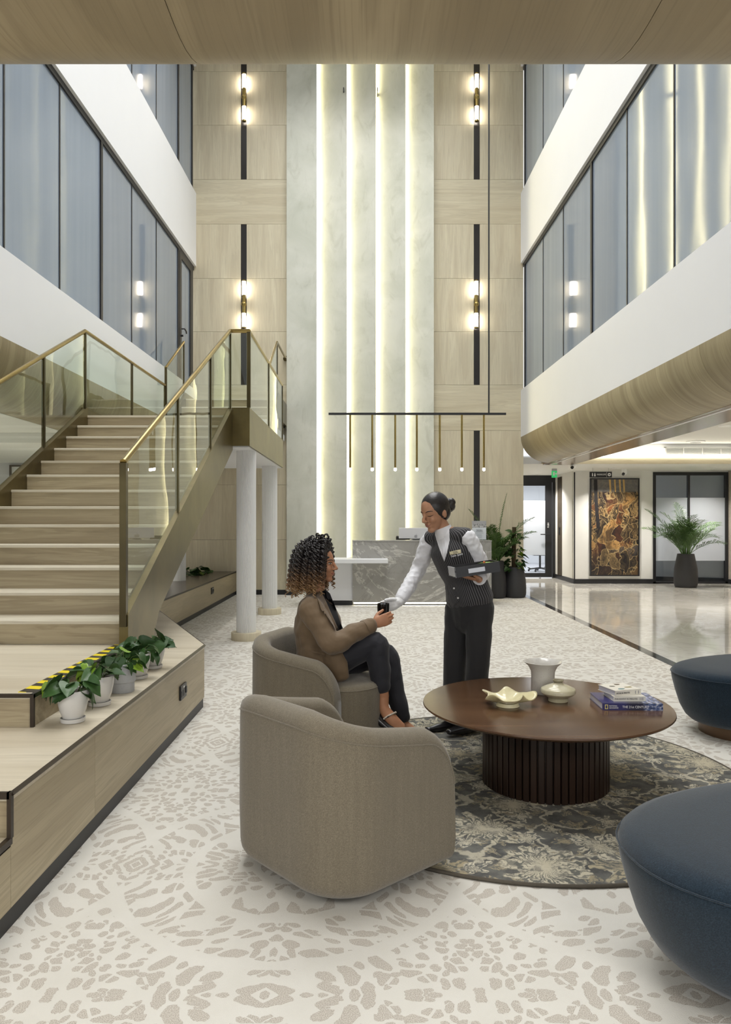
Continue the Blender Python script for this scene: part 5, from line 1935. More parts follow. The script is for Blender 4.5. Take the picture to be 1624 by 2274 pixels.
# office chairs behind the glass door
for i, (ox, oy) in enumerate(((4.75, 19.9), (5.35, 20.6))):
    oc = thing('office_chair', ('black swivel chair just behind the frosted glass door', 'second black swivel chair deeper in the office behind the door')[i], 'chair', (ox, oy, 0), 'swivel chairs in the office')
    box('seat', ox - 0.23, ox + 0.23, oy - 0.22, oy + 0.22, 0.44, 0.52, 'black', oc, 0.02, 2)
    box('backrest', ox - 0.22, ox + 0.22, oy + 0.2, oy + 0.25, 0.56, 1.05, 'black', oc, 0.02, 2)
    cyl('column', (ox, oy, 0.07), (ox, oy, 0.44), 0.028, 'black', oc, 12)
    for k in range(5):
        a = k * 2 * math.pi / 5 + 0.3
        ft = cyl('foot', (ox, oy, 0.10), (ox + 0.3 * math.cos(a), oy + 0.3 * math.sin(a), 0.06), 0.022, 'black', oc, 8)
        link('caster', fixn(mesh(*ellvf((ox + 0.3 * math.cos(a), oy + 0.3 * math.sin(a), 0.031), 0.028, 0.028, 0.031))), 'black', ft, smooth=True)
# ------------------------------------------------------------------ people
from mathutils.bvhtree import BVHTree
CAM = Vector((0, 0, H))


def spl(pts, rad, n=6):
    """smooth resampling of a joint chain with its radii"""
    pts = [Vector(p) for p in pts]
    rad = [r_ if isinstance(r_, tuple) else (r_, r_) for r_ in rad]
    P_, R_ = [], []
    m = len(pts)
    for i in range(m - 1):
        p0, p1, p2, p3 = pts[max(0, i - 1)], pts[i], pts[i + 1], pts[min(m - 1, i + 2)]
        for k in range(n):
            t = k / n
            q = 0.5 * ((2 * p1) + (p2 - p0) * t + (2 * p0 - 5 * p1 + 4 * p2 - p3) * t * t + (3 * p1 - p0 - 3 * p2 + p3) * t ** 3)
            P_.append(q)
            s = t * t * (3 - 2 * t)
            R_.append(tuple(a + (b - a) * s for a, b in zip(rad[i], rad[i + 1])))
    P_.append(pts[-1])
    R_.append(rad[-1])
    return P_, R_


def limb(pts, rad, ref=None, seg=18, n=6):
    a, b = spl(pts, rad, n)
    return tubevf(a, b, seg, ref, True, 3)


def fuse(name, vfs, voxel, m, parent, smooth=4, wrinkle=0.0, wscale=0.05):
    """closed pieces grown together into one continuous skin"""
    v, f = join(*vfs)
    me = fixn_parts(mesh(v, f))
    o = link(name, me, m, parent)
    md = o.modifiers.new('skin', 'REMESH')
    md.mode = 'VOXEL'
    md.voxel_size = voxel
    md.use_smooth_shade = True
    sm = o.modifiers.new('soften', 'SMOOTH')
    sm.factor = 0.5
    sm.iterations = smooth
    if wrinkle:
        tx = bpy.data.textures.new(name + '_folds', 'CLOUDS')
        tx.noise_scale = wscale
        tx.noise_depth = 1
        dp = o.modifiers.new('folds', 'DISPLACE')
        dp.texture = tx
        dp.strength = wrinkle
        dp.mid_level = 0.5
        dp.texture_coords = 'LOCAL'
        s2 = o.modifiers.new('soften_folds', 'SMOOTH')
        s2.iterations = 2
    return o


def fixn_parts(me):
    return fixn(me)


def bvh(vfs):
    v, f = join(*vfs)
    return BVHTree.FromPolygons([Vector(p) for p in v], f)


def patch(name, pts3, raydir, tree, off, thick, m, parent, cuts=2, cam=False):
    """a thin piece laid on a surface: the outline (3-D points off the surface) is filled, thrown on the
    surface along raydir (or from the lens position when the outline was read from there) and given thickness"""
    bm = bmesh.new()
    vs = [bm.verts.new(p) for p in pts3]
    fc = bm.faces.new(vs)
    bmesh.ops.triangulate(bm, faces=[fc])
    for _ in range(cuts):
        bmesh.ops.subdivide_edges(bm, edges=[e for e in bm.edges if e.calc_length() > 0.004], cuts=1, use_grid_fill=True)
    bmesh.ops.triangulate(bm, faces=list(bm.faces))
    front = {}
    ds = []
    for v in bm.verts:
        d = (v.co - CAM).normalized() if cam else Vector(raydir).normalized()
        o = CAM if cam else v.co - d * 0.4
        hit = tree.ray_cast(o, d)
        front[v.index] = (o, d, hit[3])
        if hit[3] is not None:
            ds.append(hit[3])
    bm.verts.index_update()
    med = sorted(ds)[len(ds) // 2] if ds else 0.4
    V0, V1 = [], []
    for v in bm.verts:
        d = (v.co - CAM).normalized() if cam else Vector(raydir).normalized()
        o = CAM if cam else v.co - d * 0.4
        hit = tree.ray_cast(o, d)
        t_ = hit[3] if hit[3] is not None and abs(hit[3] - med) < 0.09 else med
        V0.append(tuple(o + d * (t_ - off)))
        V1.append(tuple(o + d * (t_ - off + thick)))
    fs = [tuple(x.index for x in f_.verts) for f_ in bm.faces]
    n = len(V0)
    be = [(e.verts[0].index, e.verts[1].index) for e in bm.edges if len(e.link_faces) == 1]
    bm.free()
    allf = fs + [tuple(i + n for i in q)[::-1] for q in fs] + [(a, b, b + n, a + n) for a, b in be]
    return link(name, fixn(mesh(V0 + V1, allf)), m, parent, smooth=False, autosmooth=50)


def pxp(pts, Y):
    return [P(x, y, Y) for x, y in pts]


def basis(Fw, up=(0, 0, 1)):
    f = Vector(Fw).normalized()
    s = f.cross(Vector(up)).normalized()      # the figure's own right-hand side
    u = s.cross(f).normalized()
    return f, s, u


def head_parts(c, Fw, sc=1.0, up=(0, 0, 1)):
    f, s, u = basis(Fw, up)
    rot = Matrix((f, s, u)).transposed()

    def L(a, b, d):
        return Vector(c) + (f * a + s * b + u * d) * sc

    def E_(a, b, d, ra, rb, rd):
        return ellvf(L(a, b, d), ra * sc, rb * sc, rd * sc, rot, 24, 16)
    out = [E_(-0.005, 0, 0.030, 0.094, 0.074, 0.094), E_(0.030, 0, -0.030, 0.056, 0.056, 0.074), E_(0.060, 0, -0.090, 0.025, 0.026, 0.021),
           E_(0.074, 0, 0.032, 0.016, 0.042, 0.014), E_(0.058, 0.034, -0.024, 0.027, 0.022, 0.026), E_(0.058, -0.034, -0.024, 0.027, 0.022, 0.026),
           E_(0.074, 0, -0.055, 0.016, 0.024, 0.022),
           E_(-0.012, 0.074, -0.006, 0.018, 0.009, 0.030), E_(-0.012, -0.074, -0.006, 0.018, 0.009, 0.030),
           limb([L(0.086, 0, 0.022), L(0.098, 0, 0.0), L(0.111, 0, -0.022)], [0.0075 * sc, 0.009 * sc, 0.0115 * sc], None, 12, 3),
           E_(0.098, 0.010, -0.027, 0.011, 0.008, 0.007), E_(0.098, -0.010, -0.027, 0.011, 0.008, 0.007),
           E_(0.089, 0, -0.0475, 0.009, 0.018, 0.0055), E_(0.086, 0, -0.0585, 0.009, 0.017, 0.006)]
    return out, L, (f, s, u)


def hand_parts(wrist, D, N, S, curl=(0.3, 0.5, 0.5), scale=1.0, thumb=(0.6, 0.5, 0.2), fat=1.0, spread=0.0):
    """palm and five fingers; D along the hand, N out of the palm, S from little finger to index"""
    D, N, S = Vector(D).normalized(), Vector(N).normalized(), Vector(S).normalized()
    w_ = Vector(wrist)
    k = scale
    out = []
    kn = w_ + D * 0.082 * k
    out.append(limb([w_, w_ + D * 0.035 * k, kn], [(0.024 * k * fat, 0.017 * k * fat), (0.036 * k * fat, 0.016 * k * fat), (0.040 * k * fat, 0.0125 * k * fat)], N, 16, 4))
    lens = (0.062, 0.071, 0.066, 0.052)
    for i, ln in enumerate(lens):
        off = (0.029 - 0.0195 * i)
        b = kn + S * off * k - D * (0.004 if i in (1, 2) else 0.009) * k
        pts = [b - D * 0.012 * k, b]
        ang = 0.0
        for j, part in enumerate((0.45, 0.31, 0.24)):
            ang += curl[j] * (1 + 0.06 * i)
            d = D * math.cos(ang) + N * math.sin(ang) + S * spread * (1.5 - i) * 0.3
            pts.append(pts[-1] + d.normalized() * ln * part * k)
        out.append(limb(pts, [0.0098 * k * fat, 0.0098 * k * fat, 0.0088 * k * fat, 0.008 * k * fat, 0.0068 * k * fat], None, 10, 3))
    t0 = w_ + D * 0.022 * k + S * 0.024 * k + N * 0.004 * k
    td = (S * thumb[0] + D * thumb[1] + N * thumb[2]).normalized()
    t1 = t0 + td * 0.036 * k
    td2 = (S * thumb[0] * 0.35 + D * (thumb[1] + 0.35) + N * (thumb[2] + 0.15)).normalized()
    t2 = t1 + td2 * 0.03 * k
    t3 = t2 + td2 * 0.022 * k
    out.append(limb([t0 - td * 0.01 * k, t0, t1, t2, t3], [0.014 * k * fat, 0.0145 * k * fat, 0.0112 * k * fat, 0.0098 * k * fat, 0.008 * k * fat], None, 10, 3))
    return out


def skin(name, lo, hi):
    t = NT(name)
    n = t.noise(t.obj(), 26, 4)
    return t.p(color=t.mix(n, lo, hi), rough=0.5, spec=0.35, sss=0.0)


M['skin_a'] = skin('warm_skin', srgb(168, 122, 94), srgb(190, 144, 114))
M['skin_b'] = skin('warm_brown_skin', srgb(166, 116, 86), srgb(188, 138, 106))
M['lip'] = plain('lip_tone', srgb(150, 84, 76), 0.4, var=0.05)
M['brow'] = plain('dark_brow', srgb(40, 30, 26), 0.7, var=0.1)
M['eye_white'] = plain('eye_white', srgb(214, 208, 200), 0.25, var=0.02)
M['shirt'] = plain('white_shirt_cotton', srgb(226, 226, 230), 0.7, var=0.03, scale=20, sheen=0.1)
M['glove'] = plain('white_glove_cotton', srgb(230, 230, 230), 0.75, var=0.04, scale=60)
M['trouser'] = plain('black_trouser_cloth', srgb(34, 33, 35), 0.8, var=0.15, scale=14, sheen=0.15)
M['trouser_navy'] = plain('midnight_trouser_cloth', srgb(30, 30, 38), 0.75, var=0.15, scale=14, sheen=0.15)
M['top_black'] = plain('black_knit_top', srgb(28, 27, 30), 0.85, var=0.1, scale=60)
M['blazer'] = plain('brown_blazer_cloth', srgb(112, 92, 68), 0.75, var=0.08, scale=12, sheen=0.2)
M['shoe'] = plain('black_leather', srgb(26, 24, 25), 0.25, var=0.1)
M['hair_black'] = None


def hair_sleek():
    t = NT('sleek_black_hair')
    n = t.noise(t.obj((60, 60, 260)), 1.0, 2)
    t.bump(n, 0.3, 0.002)
    return t.p(color=t.mix(n, srgb(20, 17, 17), srgb(48, 42, 40)), rough=0.35, spec=0.5)


M['hair_black'] = hair_sleek()


def pinstripe(d):
    t = NT('pinstriped_vest_cloth')
    v = t.obj((1, 1, 1), rnd=False)
    sv = t.n('ShaderNodeSeparateXYZ', {0: v})
    # stripes run up the leaning trunk: angle round its axis
    z0, z1 = hipC.z - 0.012, shC.z - 0.012
    ax0, ax1 = hipC.x - 0.62, shC.x - 0.62
    k_ = (ax1 - ax0) / (z1 - z0)
    cx = t.math('SUBTRACT', sv.outputs[0], t.math('MULTIPLY_ADD', sv.outputs[2], k_, ax0 - k_ * z0))
    cy = t.math('ADD', sv.outputs[1], 0.012)
    u = t.math('MULTIPLY', t.math('ARCTAN2', cy, cx), 0.145)
    s = t.math('ABSOLUTE', t.math('SUBTRACT', t.math('FRACT', t.math('MULTIPLY', u, 1 / 0.0145)), 0.5))
    m = t.math('SUBTRACT', 1.0, t.smooth(s, 0.06, 0.14))
    n = t.noise(v, 30, 3)
    return t.p(color=t.mix(t.math('MULTIPLY', m, 0.7), t.mix(n, srgb(30, 29, 32), srgb(42, 41, 44)), srgb(140, 138, 140)), rough=0.8, sheen=0.1)


# ---- the attendant, bowing with a tray --------------------------------------
fS = Vector((-0.80, -0.60, 0))
rS = Vector((-0.60, 0.80, 0))
SP = thing('person', 'person in pinstriped vest, white shirt and black trousers bowing to hand over a cup', 'person', (0.62, 4.72, 0.012))
hipC = P(1042, 1338, 4.72)
hipR, hipL = P(1020, 1350, 4.79), P(1065, 1346, 4.66)
knR, knL = P(1011, 1465, 4.77), P(1062, 1462, 4.64)
anR, anL = P(1006, 1592, 4.76), P(1054, 1597, 4.66)
waist, chest, shC = P(1029, 1280, 4.72), P(1004, 1224, 4.70), P(997, 1192, 4.70)
shR, shL = P(954, 1200, 4.82), P(1040, 1196, 4.60)
elR, wrR = P(930, 1264, 4.86), P(889, 1333, 4.68)
elL, wrL = P(1070, 1262, 4.67), P(1064, 1287, 4.47)
nk0, hdC = P(991, 1188, 4.69), P(966, 1140, 4.665)
FhS = (-0.74, -0.60, -0.30)
hp, HL, (hf, hs_, hu) = head_parts(hdC, FhS, 1.0, (-0.10, -0.05, 1))
nk1 = HL(-0.022, 0, -0.06)
body = list(hp)
body.append(limb([nk0, nk1, HL(-0.02, 0, -0.01)], [0.052, 0.046, 0.05], None, 16))
body.append(limb([hipC, waist, chest, shC], [(0.12, 0.085), (0.10, 0.075), (0.12, 0.085), (0.11, 0.06)], fS))
body.append(limb([shR, elR, wrR], [0.036, 0.030, 0.022]))
body.append(limb([shL, elL, wrL], [0.036, 0.030, 0.022]))
body.append(limb([shC, shR], [0.042, 0.034]))
body.append(limb([shC, shL], [0.042, 0.034]))
for h_, k_, a_ in ((hipR, knR, anR), (hipL, knL, anL)):
    body.append(limb([h_, k_, a_], [0.062, 0.048, 0.036]))
    body.append(limb([a_, a_ + fS * 0.05 + Vector((-0.02, 0, -0.05)), a_ + fS * 0.13 + Vector((-0.04, 0, -0.062))], [0.030, 0.022, 0.014]))
body.append(limb([hipR, hipC, hipL], [0.06, 0.07, 0.06]))
# bare left hand, palm up under the tray
DL, NL, SL = Vector((-0.88, -0.40, 0.16)), Vector((0.1, 0.05, 1.0)), Vector((0.42, -0.9, 0))
body += hand_parts(wrL + Vector((0, 0, 0.004)), DL, NL, SL, (0.06, 0.06, 0.05), 1.0, (0.8, 0.5, 0.05))
# right hand, under the glove
wr2 = P(886, 1338, 4.665)
DR, NR, SRr = Vector((-0.90, -0.32, -0.20)), Vector((-0.25, -0.95, 0.1)), Vector((-0.2, 0.05, 0.97))
body += hand_parts(wr2, DR, NR, SRr, (0.35, 0.45, 0.45), 0.93, (0.25, 0.75, 0.75), 0.8)
fuse('body', body, 0.0042, 'skin_a', SP, 3)
tree_h = bvh(hp)


def on_face(name, pts, HLf, fdir, tree, off, thick, m, parent, cuts=2):
    """outline given as (side, up) on the head, laid on the face from the front"""
    return patch(name, [HLf(0.16, a, b) for a, b in pts], -Vector(fdir), tree, off, thick, m, parent, cuts)


def arc_poly(x0, x1, z, h, thick, n=6, taper=0.4):
    top, bot = [], []
    for i in range(n + 1):
        q = i / n
        x = x0 + (x1 - x0) * q
        zz = z + h * math.sin(math.pi * q)
        tk = thick * (taper + (1 - taper) * math.sin(math.pi * min(1, max(0, q))))
        top.append((x, zz + tk / 2))
        bot.append((x, zz - tk / 2))
    return top + bot[::-1]


def face_features(HLf, fdir, tree, parent, look_down, mlip='lip'):
    for s in (1, -1):
        on_face('eyebrow', arc_poly(s * 0.014, s * 0.052, 0.030, 0.006, 0.006), HLf, fdir, tree, 0.0012, 0.004, 'brow', parent)
        if not look_down:
            on_face('eye', arc_poly(s * 0.019, s * 0.046, 0.0105, 0.001, 0.0085, 8, 0.05), HLf, fdir, tree, 0.0006, 0.004, 'eye_white', parent)
            on_face('iris', [(s * 0.033 + 0.0045 * math.cos(a), 0.0105 + 0.0043 * math.sin(a)) for a in [k * math.pi / 5 for k in range(10)]], HLf, fdir, tree, 0.0012, 0.004, 'brow', parent, 1)
        on_face('eyelashes', arc_poly(s * 0.017, s * 0.049, 0.007 if look_down else 0.0145, -0.005 if look_down else 0.005, 0.0045), HLf, fdir, tree, 0.0016, 0.004, 'brow', parent)
    on_face('lips', [(-0.024, -0.0515), (-0.012, -0.0465), (-0.004, -0.0445), (0, -0.0455), (0.004, -0.0445), (0.012, -0.0465), (0.024, -0.0515), (0.014, -0.0600), (0.0, -0.0640), (-0.014, -0.0600)], HLf, fdir, tree, 0.0008, 0.004, mlip, parent)
    on_face('mouth_line', arc_poly(-0.023, 0.023, -0.0508, -0.002, 0.0022), HLf, fdir, tree, 0.0014, 0.004, 'brow', parent)


face_features(HL, hf, tree_h, SP, True)
rotS = Matrix((hf, hs_, hu)).transposed()


def EL(Lf, rot, a, b, d, ra, rb, rd):
    return ellvf(Lf(a, b, d), ra, rb, rd, rot, 28, 18)


hair = [EL(HL, rotS, -0.019, 0, 0.048, 0.096, 0.079, 0.088), EL(HL, rotS, -0.020, 0.021, 0.040, 0.090, 0.0615, 0.090), EL(HL, rotS, -0.020, -0.021, 0.040, 0.090, 0.0615, 0.090), EL(HL, rotS, -0.05, 0, 0.0, 0.062, 0.074, 0.072),
        EL(HL, rotS, -0.115, 0, 0.015, 0.03, 0.03, 0.03)]
hr = fuse('hair', hair, 0.0035, 'hair_black', SP, 3)
bun = fuse('hair_bun', [EL(HL, rotS, -0.142, 0, 0.012, 0.036, 0.042, 0.046), EL(HL, rotS, -0.150, 0.014, 0.0, 0.03, 0.03, 0.036), EL(HL, rotS, -0.150, -0.014, 0.028, 0.028, 0.03, 0.03)], 0.0035, 'hair_black', SP, 2, 0.006, 0.015)
pts = []
for k in range(9):
    a = 0.35 + 1.05 * k / 8
    pts.append(HL(-0.019 + 0.0945 * math.cos(a), 0, 0.047 + 0.0865 * math.sin(a)))
tube('parting', pts, [0.0014] * 9, 'skin_a', hr, 6)
# trousers
tr = [limb([P(1034, 1312, 4.72), P(1042, 1340, 4.72), P(1042, 1376, 4.72)], [(0.142, 0.105), (0.165, 0.115), (0.14, 0.105)], fS)]
for h_, k_, a_ in ((hipR, knR, anR), (hipL, knL, anL)):
    tr.append(limb([h_, h_.lerp(k_, 0.5), k_, k_.lerp(a_, 0.5), a_ + Vector((0, 0, 0.02))], [0.094, 0.086, 0.076, 0.072, 0.070]))
fuse('trousers', tr, 0.006, 'trouser', SP, 4, 0.010, 0.09)
for a_ in (anR, anL):
    sh = [limb([a_ + Vector((0.035, 0.025, -0.048)), a_ + fS * 0.06 + Vector((-0.02, 0, -0.052)), a_ + fS * 0.15 + Vector((-0.05, 0.0, -0.055))], [(0.034, 0.032), (0.042, 0.032), (0.030, 0.018)], (0, 0, 1))]
    zmin = 0.014
    vv, ff = sh[0]
    vv = [(x, y, max(z, zmin)) for x, y, z in vv]
    fuse('shoe', [(vv, ff)], 0.004, 'shoe', SP, 3)
# shirt: sleeves, collar and the body under the vest
shirt = [limb([chest, shC], [(0.12, 0.08), (0.11, 0.05)], fS), limb([shC.lerp(shR, 0.80), shR, shR.lerp(elR, 0.5), elR, elR.lerp(wrR, 0.5), wrR + (elR - wrR) * 0.05], [0.050, 0.058, 0.056, 0.050, 0.047, 0.040])]
shirt.append(limb([shC.lerp(shL, 0.80), shL, shL.lerp(elL, 0.5), elL, elL.lerp(wrL, 0.5), wrL + (elL - wrL) * 0.16], [0.044, 0.055, 0.060, 0.058, 0.052, 0.043]))
fuse('shirt', shirt, 0.005, 'shirt', SP, 3, 0.018, 0.04)
cu0 = wrR + (elR - wrR) * 0.02
tube('shirt_cuff', [cu0, cu0 + (elR - wrR).normalized() * 0.065], [0.040, 0.046], 'shirt', SP, 20)
cu1 = wrL + (elL - wrL) * 0.10
tube('shirt_cuff', [cu1, cu1 + (elL - wrL).normalized() * 0.06], [0.044, 0.048], 'shirt', SP, 20)
cb = nk0 + Vector((0.0, 0.0, -0.012))
ct_ = nk0.lerp(nk1, 0.55)
tube('shirt_collar', [cb, cb.lerp(ct_, 0.5), ct_], [0.066, 0.060, 0.056], 'shirt', SP, 24)
# glove
gl = hand_parts(wr2, DR, NR, SRr, (0.35, 0.45, 0.45), 1.0, (0.25, 0.75, 0.75), 1.12)
gl.append(limb([wrR.lerp(elR, 0.06), wr2], [0.033, 0.031]))
fuse('glove', gl, 0.0038, 'glove', SP, 2, 0.004, 0.015)
# vest
M['vest'] = pinstripe(tuple(rS))
vest = [limb([P(1043, 1330, 4.72), P(1036, 1300, 4.72), waist, P(1014, 1250, 4.71), chest, P(999, 1200, 4.70)],
             [(0.176, 0.128), (0.160, 0.118), (0.148, 0.112), (0.150, 0.120), (0.158, 0.122), (0.130, 0.075)], fS, 28)]
for s_ in (shR, shL):
    vest.append(limb([chest, shC.lerp(s_, 0.72) + Vector((0, 0, 0.012))], [(0.09, 0.09), (0.055, 0.06)], fS))
    vest.append(limb([shC + Vector((0, 0, 0.004)), shC.lerp(s_, 0.86) + Vector((0, 0, 0.012))], [(0.062, 0.07), (0.058, 0.066)], fS))
vtree = bvh(vest)
fuse('vest', vest, 0.005, 'vest', SP, 3, 0.006, 0.10)
patch('vest_point', pxp([(993, 1322), (1006, 1318), (1020, 1332), (1006, 1347), (994, 1336)], 4.6), None, vtree, 0.010, 0.016, 'vest', SP, 2, True)
patch('shirt_front', pxp([(966, 1186), (975, 1193), (988, 1190), (998, 1172), (999, 1200), (993, 1228), (987, 1247), (981, 1232), (973, 1210)], 4.6), None, vtree, 0.012, 0.02, 'shirt', SP, 3, True)
patch('shirt_placket', pxp([(981, 1196), (987, 1194), (990, 1218), (988, 1244), (985, 1240), (984, 1218)], 4.6), None, vtree, 0.0155, 0.01, 'shirt', SP, 2, True)
for (bx_, by_) in ((1008.5, 1306.5), (1017.5, 1328)):
    patch('vest_button', pxp([(bx_ + 2 * math.cos(a), by_ + 2.2 * math.sin(a)) for a in [k * math.pi / 4 for k in range(8)]], 4.6), None, vtree, 0.013, 0.012, 'plastic_white', SP, 1, True)
M['badge'] = plain('pale_gold_badge', srgb(206, 196, 160), 0.35, 0.2, var=0.05)
bd = patch('name_badge', pxp([(998, 1225.5), (1023, 1220), (1024.5, 1228.5), (999.5, 1232)], 4.55), None, vtree, 0.012, 0.010, 'badge', SP, 2, True)
for q in (0, 1):
    patch('badge_print', pxp([(1006 + q, 1225.6 + q * 2.8), (1016 + q, 1223.6 + q * 2.6), (1016.3 + q, 1224.6 + q * 2.6), (1006.3 + q, 1226.6 + q * 2.8)], 4.55), None, vtree, 0.0135, 0.003, 'ink', bd, 1, True)


def px_text(body_, x0, y0, x1, y1, hpx, m, parent, tree, off):
    """letters laid on the cloth along a slanted line"""
    me = text_mesh(body_, 1.0, 0.0, 'LEFT')
    xs = [v.co.x for v in me.vertices]
    mn, mx = min(xs), max(xs)
    for v in me.vertices:
        q = (v.co.x - mn) / (mx - mn)
        px_, py_ = x0 + (x1 - x0) * q, y0 + (y1 - y0) * q - v.co.y * hpx
        d = (P(px_, py_, 4.6) - CAM).normalized()
        hit = tree.ray_cast(CAM, d)
        t_ = hit[3] if hit[3] else 4.6
        v.co = CAM + d * (t_ - off)
    return link('lettering', me, m, parent)


px_text('Table Space', 1001, 1236, 1028, 1229.5, 6.6, 'ink_white', SP, vtree, 0.011)
px_text('Table Space', 1001.4, 1236.2, 1028.4, 1229.7, 6.6, 'ink_white', SP, vtree, 0.0105)

# ---- tray held in the left hand ----------------------------------------------
tr_c = P(1052, 1263, 4.42)
TRY = thing('tray_box', 'black serving box with silver label plate carried on the open palm', 'box', (tr_c.x, tr_c.y, tr_c.z), None)
mt = Matrix.Translation(tr_c) @ Matrix.Rotation(R(-8), 4, 'Y') @ Matrix.Rotation(R(5), 4, 'Z')
hw_, hd_, hh_ = 0.136, 0.10, 0.031
for nm, vf in (('base', boxvf(-hw_, hw_, -hd_, hd_, -hh_, -hh_ + 0.006)), ('side_wall', boxvf(-hw_, hw_, -hd_, -hd_ + 0.006, -hh_ + 0.006, hh_)), ('side_wall', boxvf(-hw_, hw_, hd_ - 0.006, hd_, -hh_ + 0.006, hh_)),
               ('side_wall', boxvf(hw_ - 0.006, hw_, -hd_ + 0.006, hd_ - 0.006, -hh_ + 0.006, hh_))):
    link(nm, mesh(*xf(vf, mt)), 'black', TRY)
link('end_wall', mesh(*xf(boxvf(-hw_, -hw_ + 0.006, -hd_ + 0.0, hd_ - 0.006, -hh_ + 0.0, hh_), mt)), M['alu'], TRY)
link('inner_floor', mesh(*xf(boxvf(-hw_ + 0.006, hw_ - 0.006, -hd_ + 0.006, hd_ - 0.006, -0.002, 0.012), mt)), 'black', TRY)
link('label_plate', mesh(*xf(boxvf(-0.055, 0.045, -hd_ - 0.002, -hd_, -0.014, 0.012), mt)), 'steel', TRY)
gm = thing('garnish', 'small green sprig with an orange flower lying in the black serving box', 'garnish', tuple(mt @ Vector((0.09, 0.0, hh_ - 0.012))))
rr = random.Random(3)
for k in range(6):
    a = k * 1.05
    b = mt @ Vector((0.085 + 0.02 * math.cos(a), 0.03 * math.sin(a), hh_ - 0.012))
    put_leaf(gm, b, (math.cos(a), math.sin(a), 0.35), 0.035, 0, 'leaf_lime', rr)
link('flower', fixn(mesh(*ellvf(mt @ Vector((0.07, 0, hh_ - 0.004)), 0.008, 0.008, 0.010))), plain('orange_petal', srgb(196, 108, 60), 0.6, var=0.2, scale=90), gm, smooth=True)

# ---- cup ----------------------------------------------------------------------
cpC = P(851.5, 1353, 4.55)
CU = thing('cup', 'small black cup passed from gloved hand to bare hand', 'cup', (cpC.x, cpC.y, cpC.z - 0.035))
M['cup'] = plain('gloss_black_ceramic', srgb(16, 15, 16), 0.08, var=0.1)
lathe('cup_body', [(0.030, 0.0), (0.034, 0.002), (0.0375, 0.03), (0.038, 0.074), (0.036, 0.075), (0.035, 0.07), (0.034, 0.01), (0.001, 0.008)], 'cup', CU, (cpC.x, cpC.y, cpC.z - 0.037), 40)
lathe('coffee', [(0.0345, 0.055), (0.001, 0.056)], plain('dark_coffee', srgb(40, 24, 14), 0.1, var=0.1), CU, (cpC.x, cpC.y, cpC.z - 0.037), 32)

# ---- the seated guest ---------------------------------------------------------
fG = Vector((0.955, -0.297, 0))
rG = Vector((-0.297, -0.955, 0))
GP = thing('person', 'person with curly brown hair and brown blazer seated in the armchair taking the cup', 'person', (-0.25, 4.47, 0.41))
hipG = P(712, 1485, 4.47)
hR, hL = P(722, 1484, 4.39), P(724, 1478, 4.56)
kR, kL = P(834, 1428, 4.37), P(856, 1452, 4.52)
aR, aL = P(852, 1546, 4.36), P(894, 1598, 4.50)
ch, sC = P(706, 1385, 4.47), P(702, 1338, 4.47)
sR, sL = P(690, 1350, 4.31), P(712, 1346, 4.62)
eR, wR = P(737, 1430, 4.23), P(826, 1388, 4.37)
eL, wL = P(735, 1425, 4.72), P(790, 1440, 4.56)
n0, hC = P(704, 1322, 4.47), P(711, 1254, 4.46)
gh, GL, (gf, gs, gu) = head_parts(hC, (0.965, -0.20, -0.02), 0.94)
body = list(gh)
body.append(limb([n0, GL(-0.02, 0, -0.07), GL(-0.02, 0, -0.01)], [0.05, 0.045, 0.05]))
body.append(limb([hipG, ch, sC], [(0.13, 0.10), (0.12, 0.085), (0.11, 0.06)], fG))
body.append(limb([sR, eR, wR], [0.036, 0.032, 0.024]))
body.append(limb([sL, eL, wL], [0.036, 0.032, 0.024]))
body.append(limb([sL, sC, sR], [0.04, 0.05, 0.04]))
body.append(limb([hR, kR, kR.lerp(aR, 0.5), aR], [0.062, 0.048, 0.040, 0.034]))
body.append(limb([hL, kL, kL.lerp(aL, 0.5), aL], [0.062, 0.048, 0.036, 0.028]))
body.append(limb([hR, hipG, hL], [0.07, 0.08, 0.07]))
body.append(limb([aR, P(853, 1572, 4.35), P(866, 1592, 4.33), P(890, 1618, 4.31)], [0.033, (0.032, 0.036), (0.036, 0.026), (0.036, 0.014)], None))
body.append(limb([aL, P(900, 1612, 4.49), P(928, 1628, 4.46)], [0.032, 0.034, 0.022]))
DG, NG, SG = Vector((0.90, 0.16, 0.30)), Vector((0.02, 1.0, 0.05)), Vector((-0.28, 0.0, 0.95))
body += hand_parts(wR + Vector((0.008, 0.0, 0.006)), DG, NG, SG, (0.22, 0.35, 0.30), 0.98, (0.55, 0.55, 0.45))
body += hand_parts(wL, (0.9, -0.3, -0.2), (0, 0, -1), (0.3, 0.95, 0), (0.2, 0.3, 0.3), 0.95)
fuse('body', body, 0.0042, 'skin_b', GP, 3)
gtree = bvh(gh)
face_features(GL, gf, gtree, GP, False)
# blazer
bz = [limb([P(716, 1496, 4.46), P(712, 1470, 4.47), P(708, 1430, 4.47), P(706, 1385, 4.47), P(702, 1345, 4.47), P(703, 1326, 4.47)],
           [(0.190, 0.150), (0.185, 0.145), (0.165, 0.132), (0.172, 0.138), (0.160, 0.098), (0.08, 0.06)], fG, 30)]
bz.append(limb([sC, sR], [0.07, 0.066], fG))
bz.append(limb([sC, sL], [0.07, 0.066], fG))
bz.append(limb([sR, sR.lerp(eR, 0.5), eR, eR.lerp(wR, 0.5), wR + (eR - wR) * 0.04], [0.074, 0.070, 0.064, 0.057, 0.048]))
bz.append(limb([sL, sL.lerp(eL, 0.5), eL, eL.lerp(wL, 0.5), wL], [0.074, 0.070, 0.064, 0.057, 0.048]))
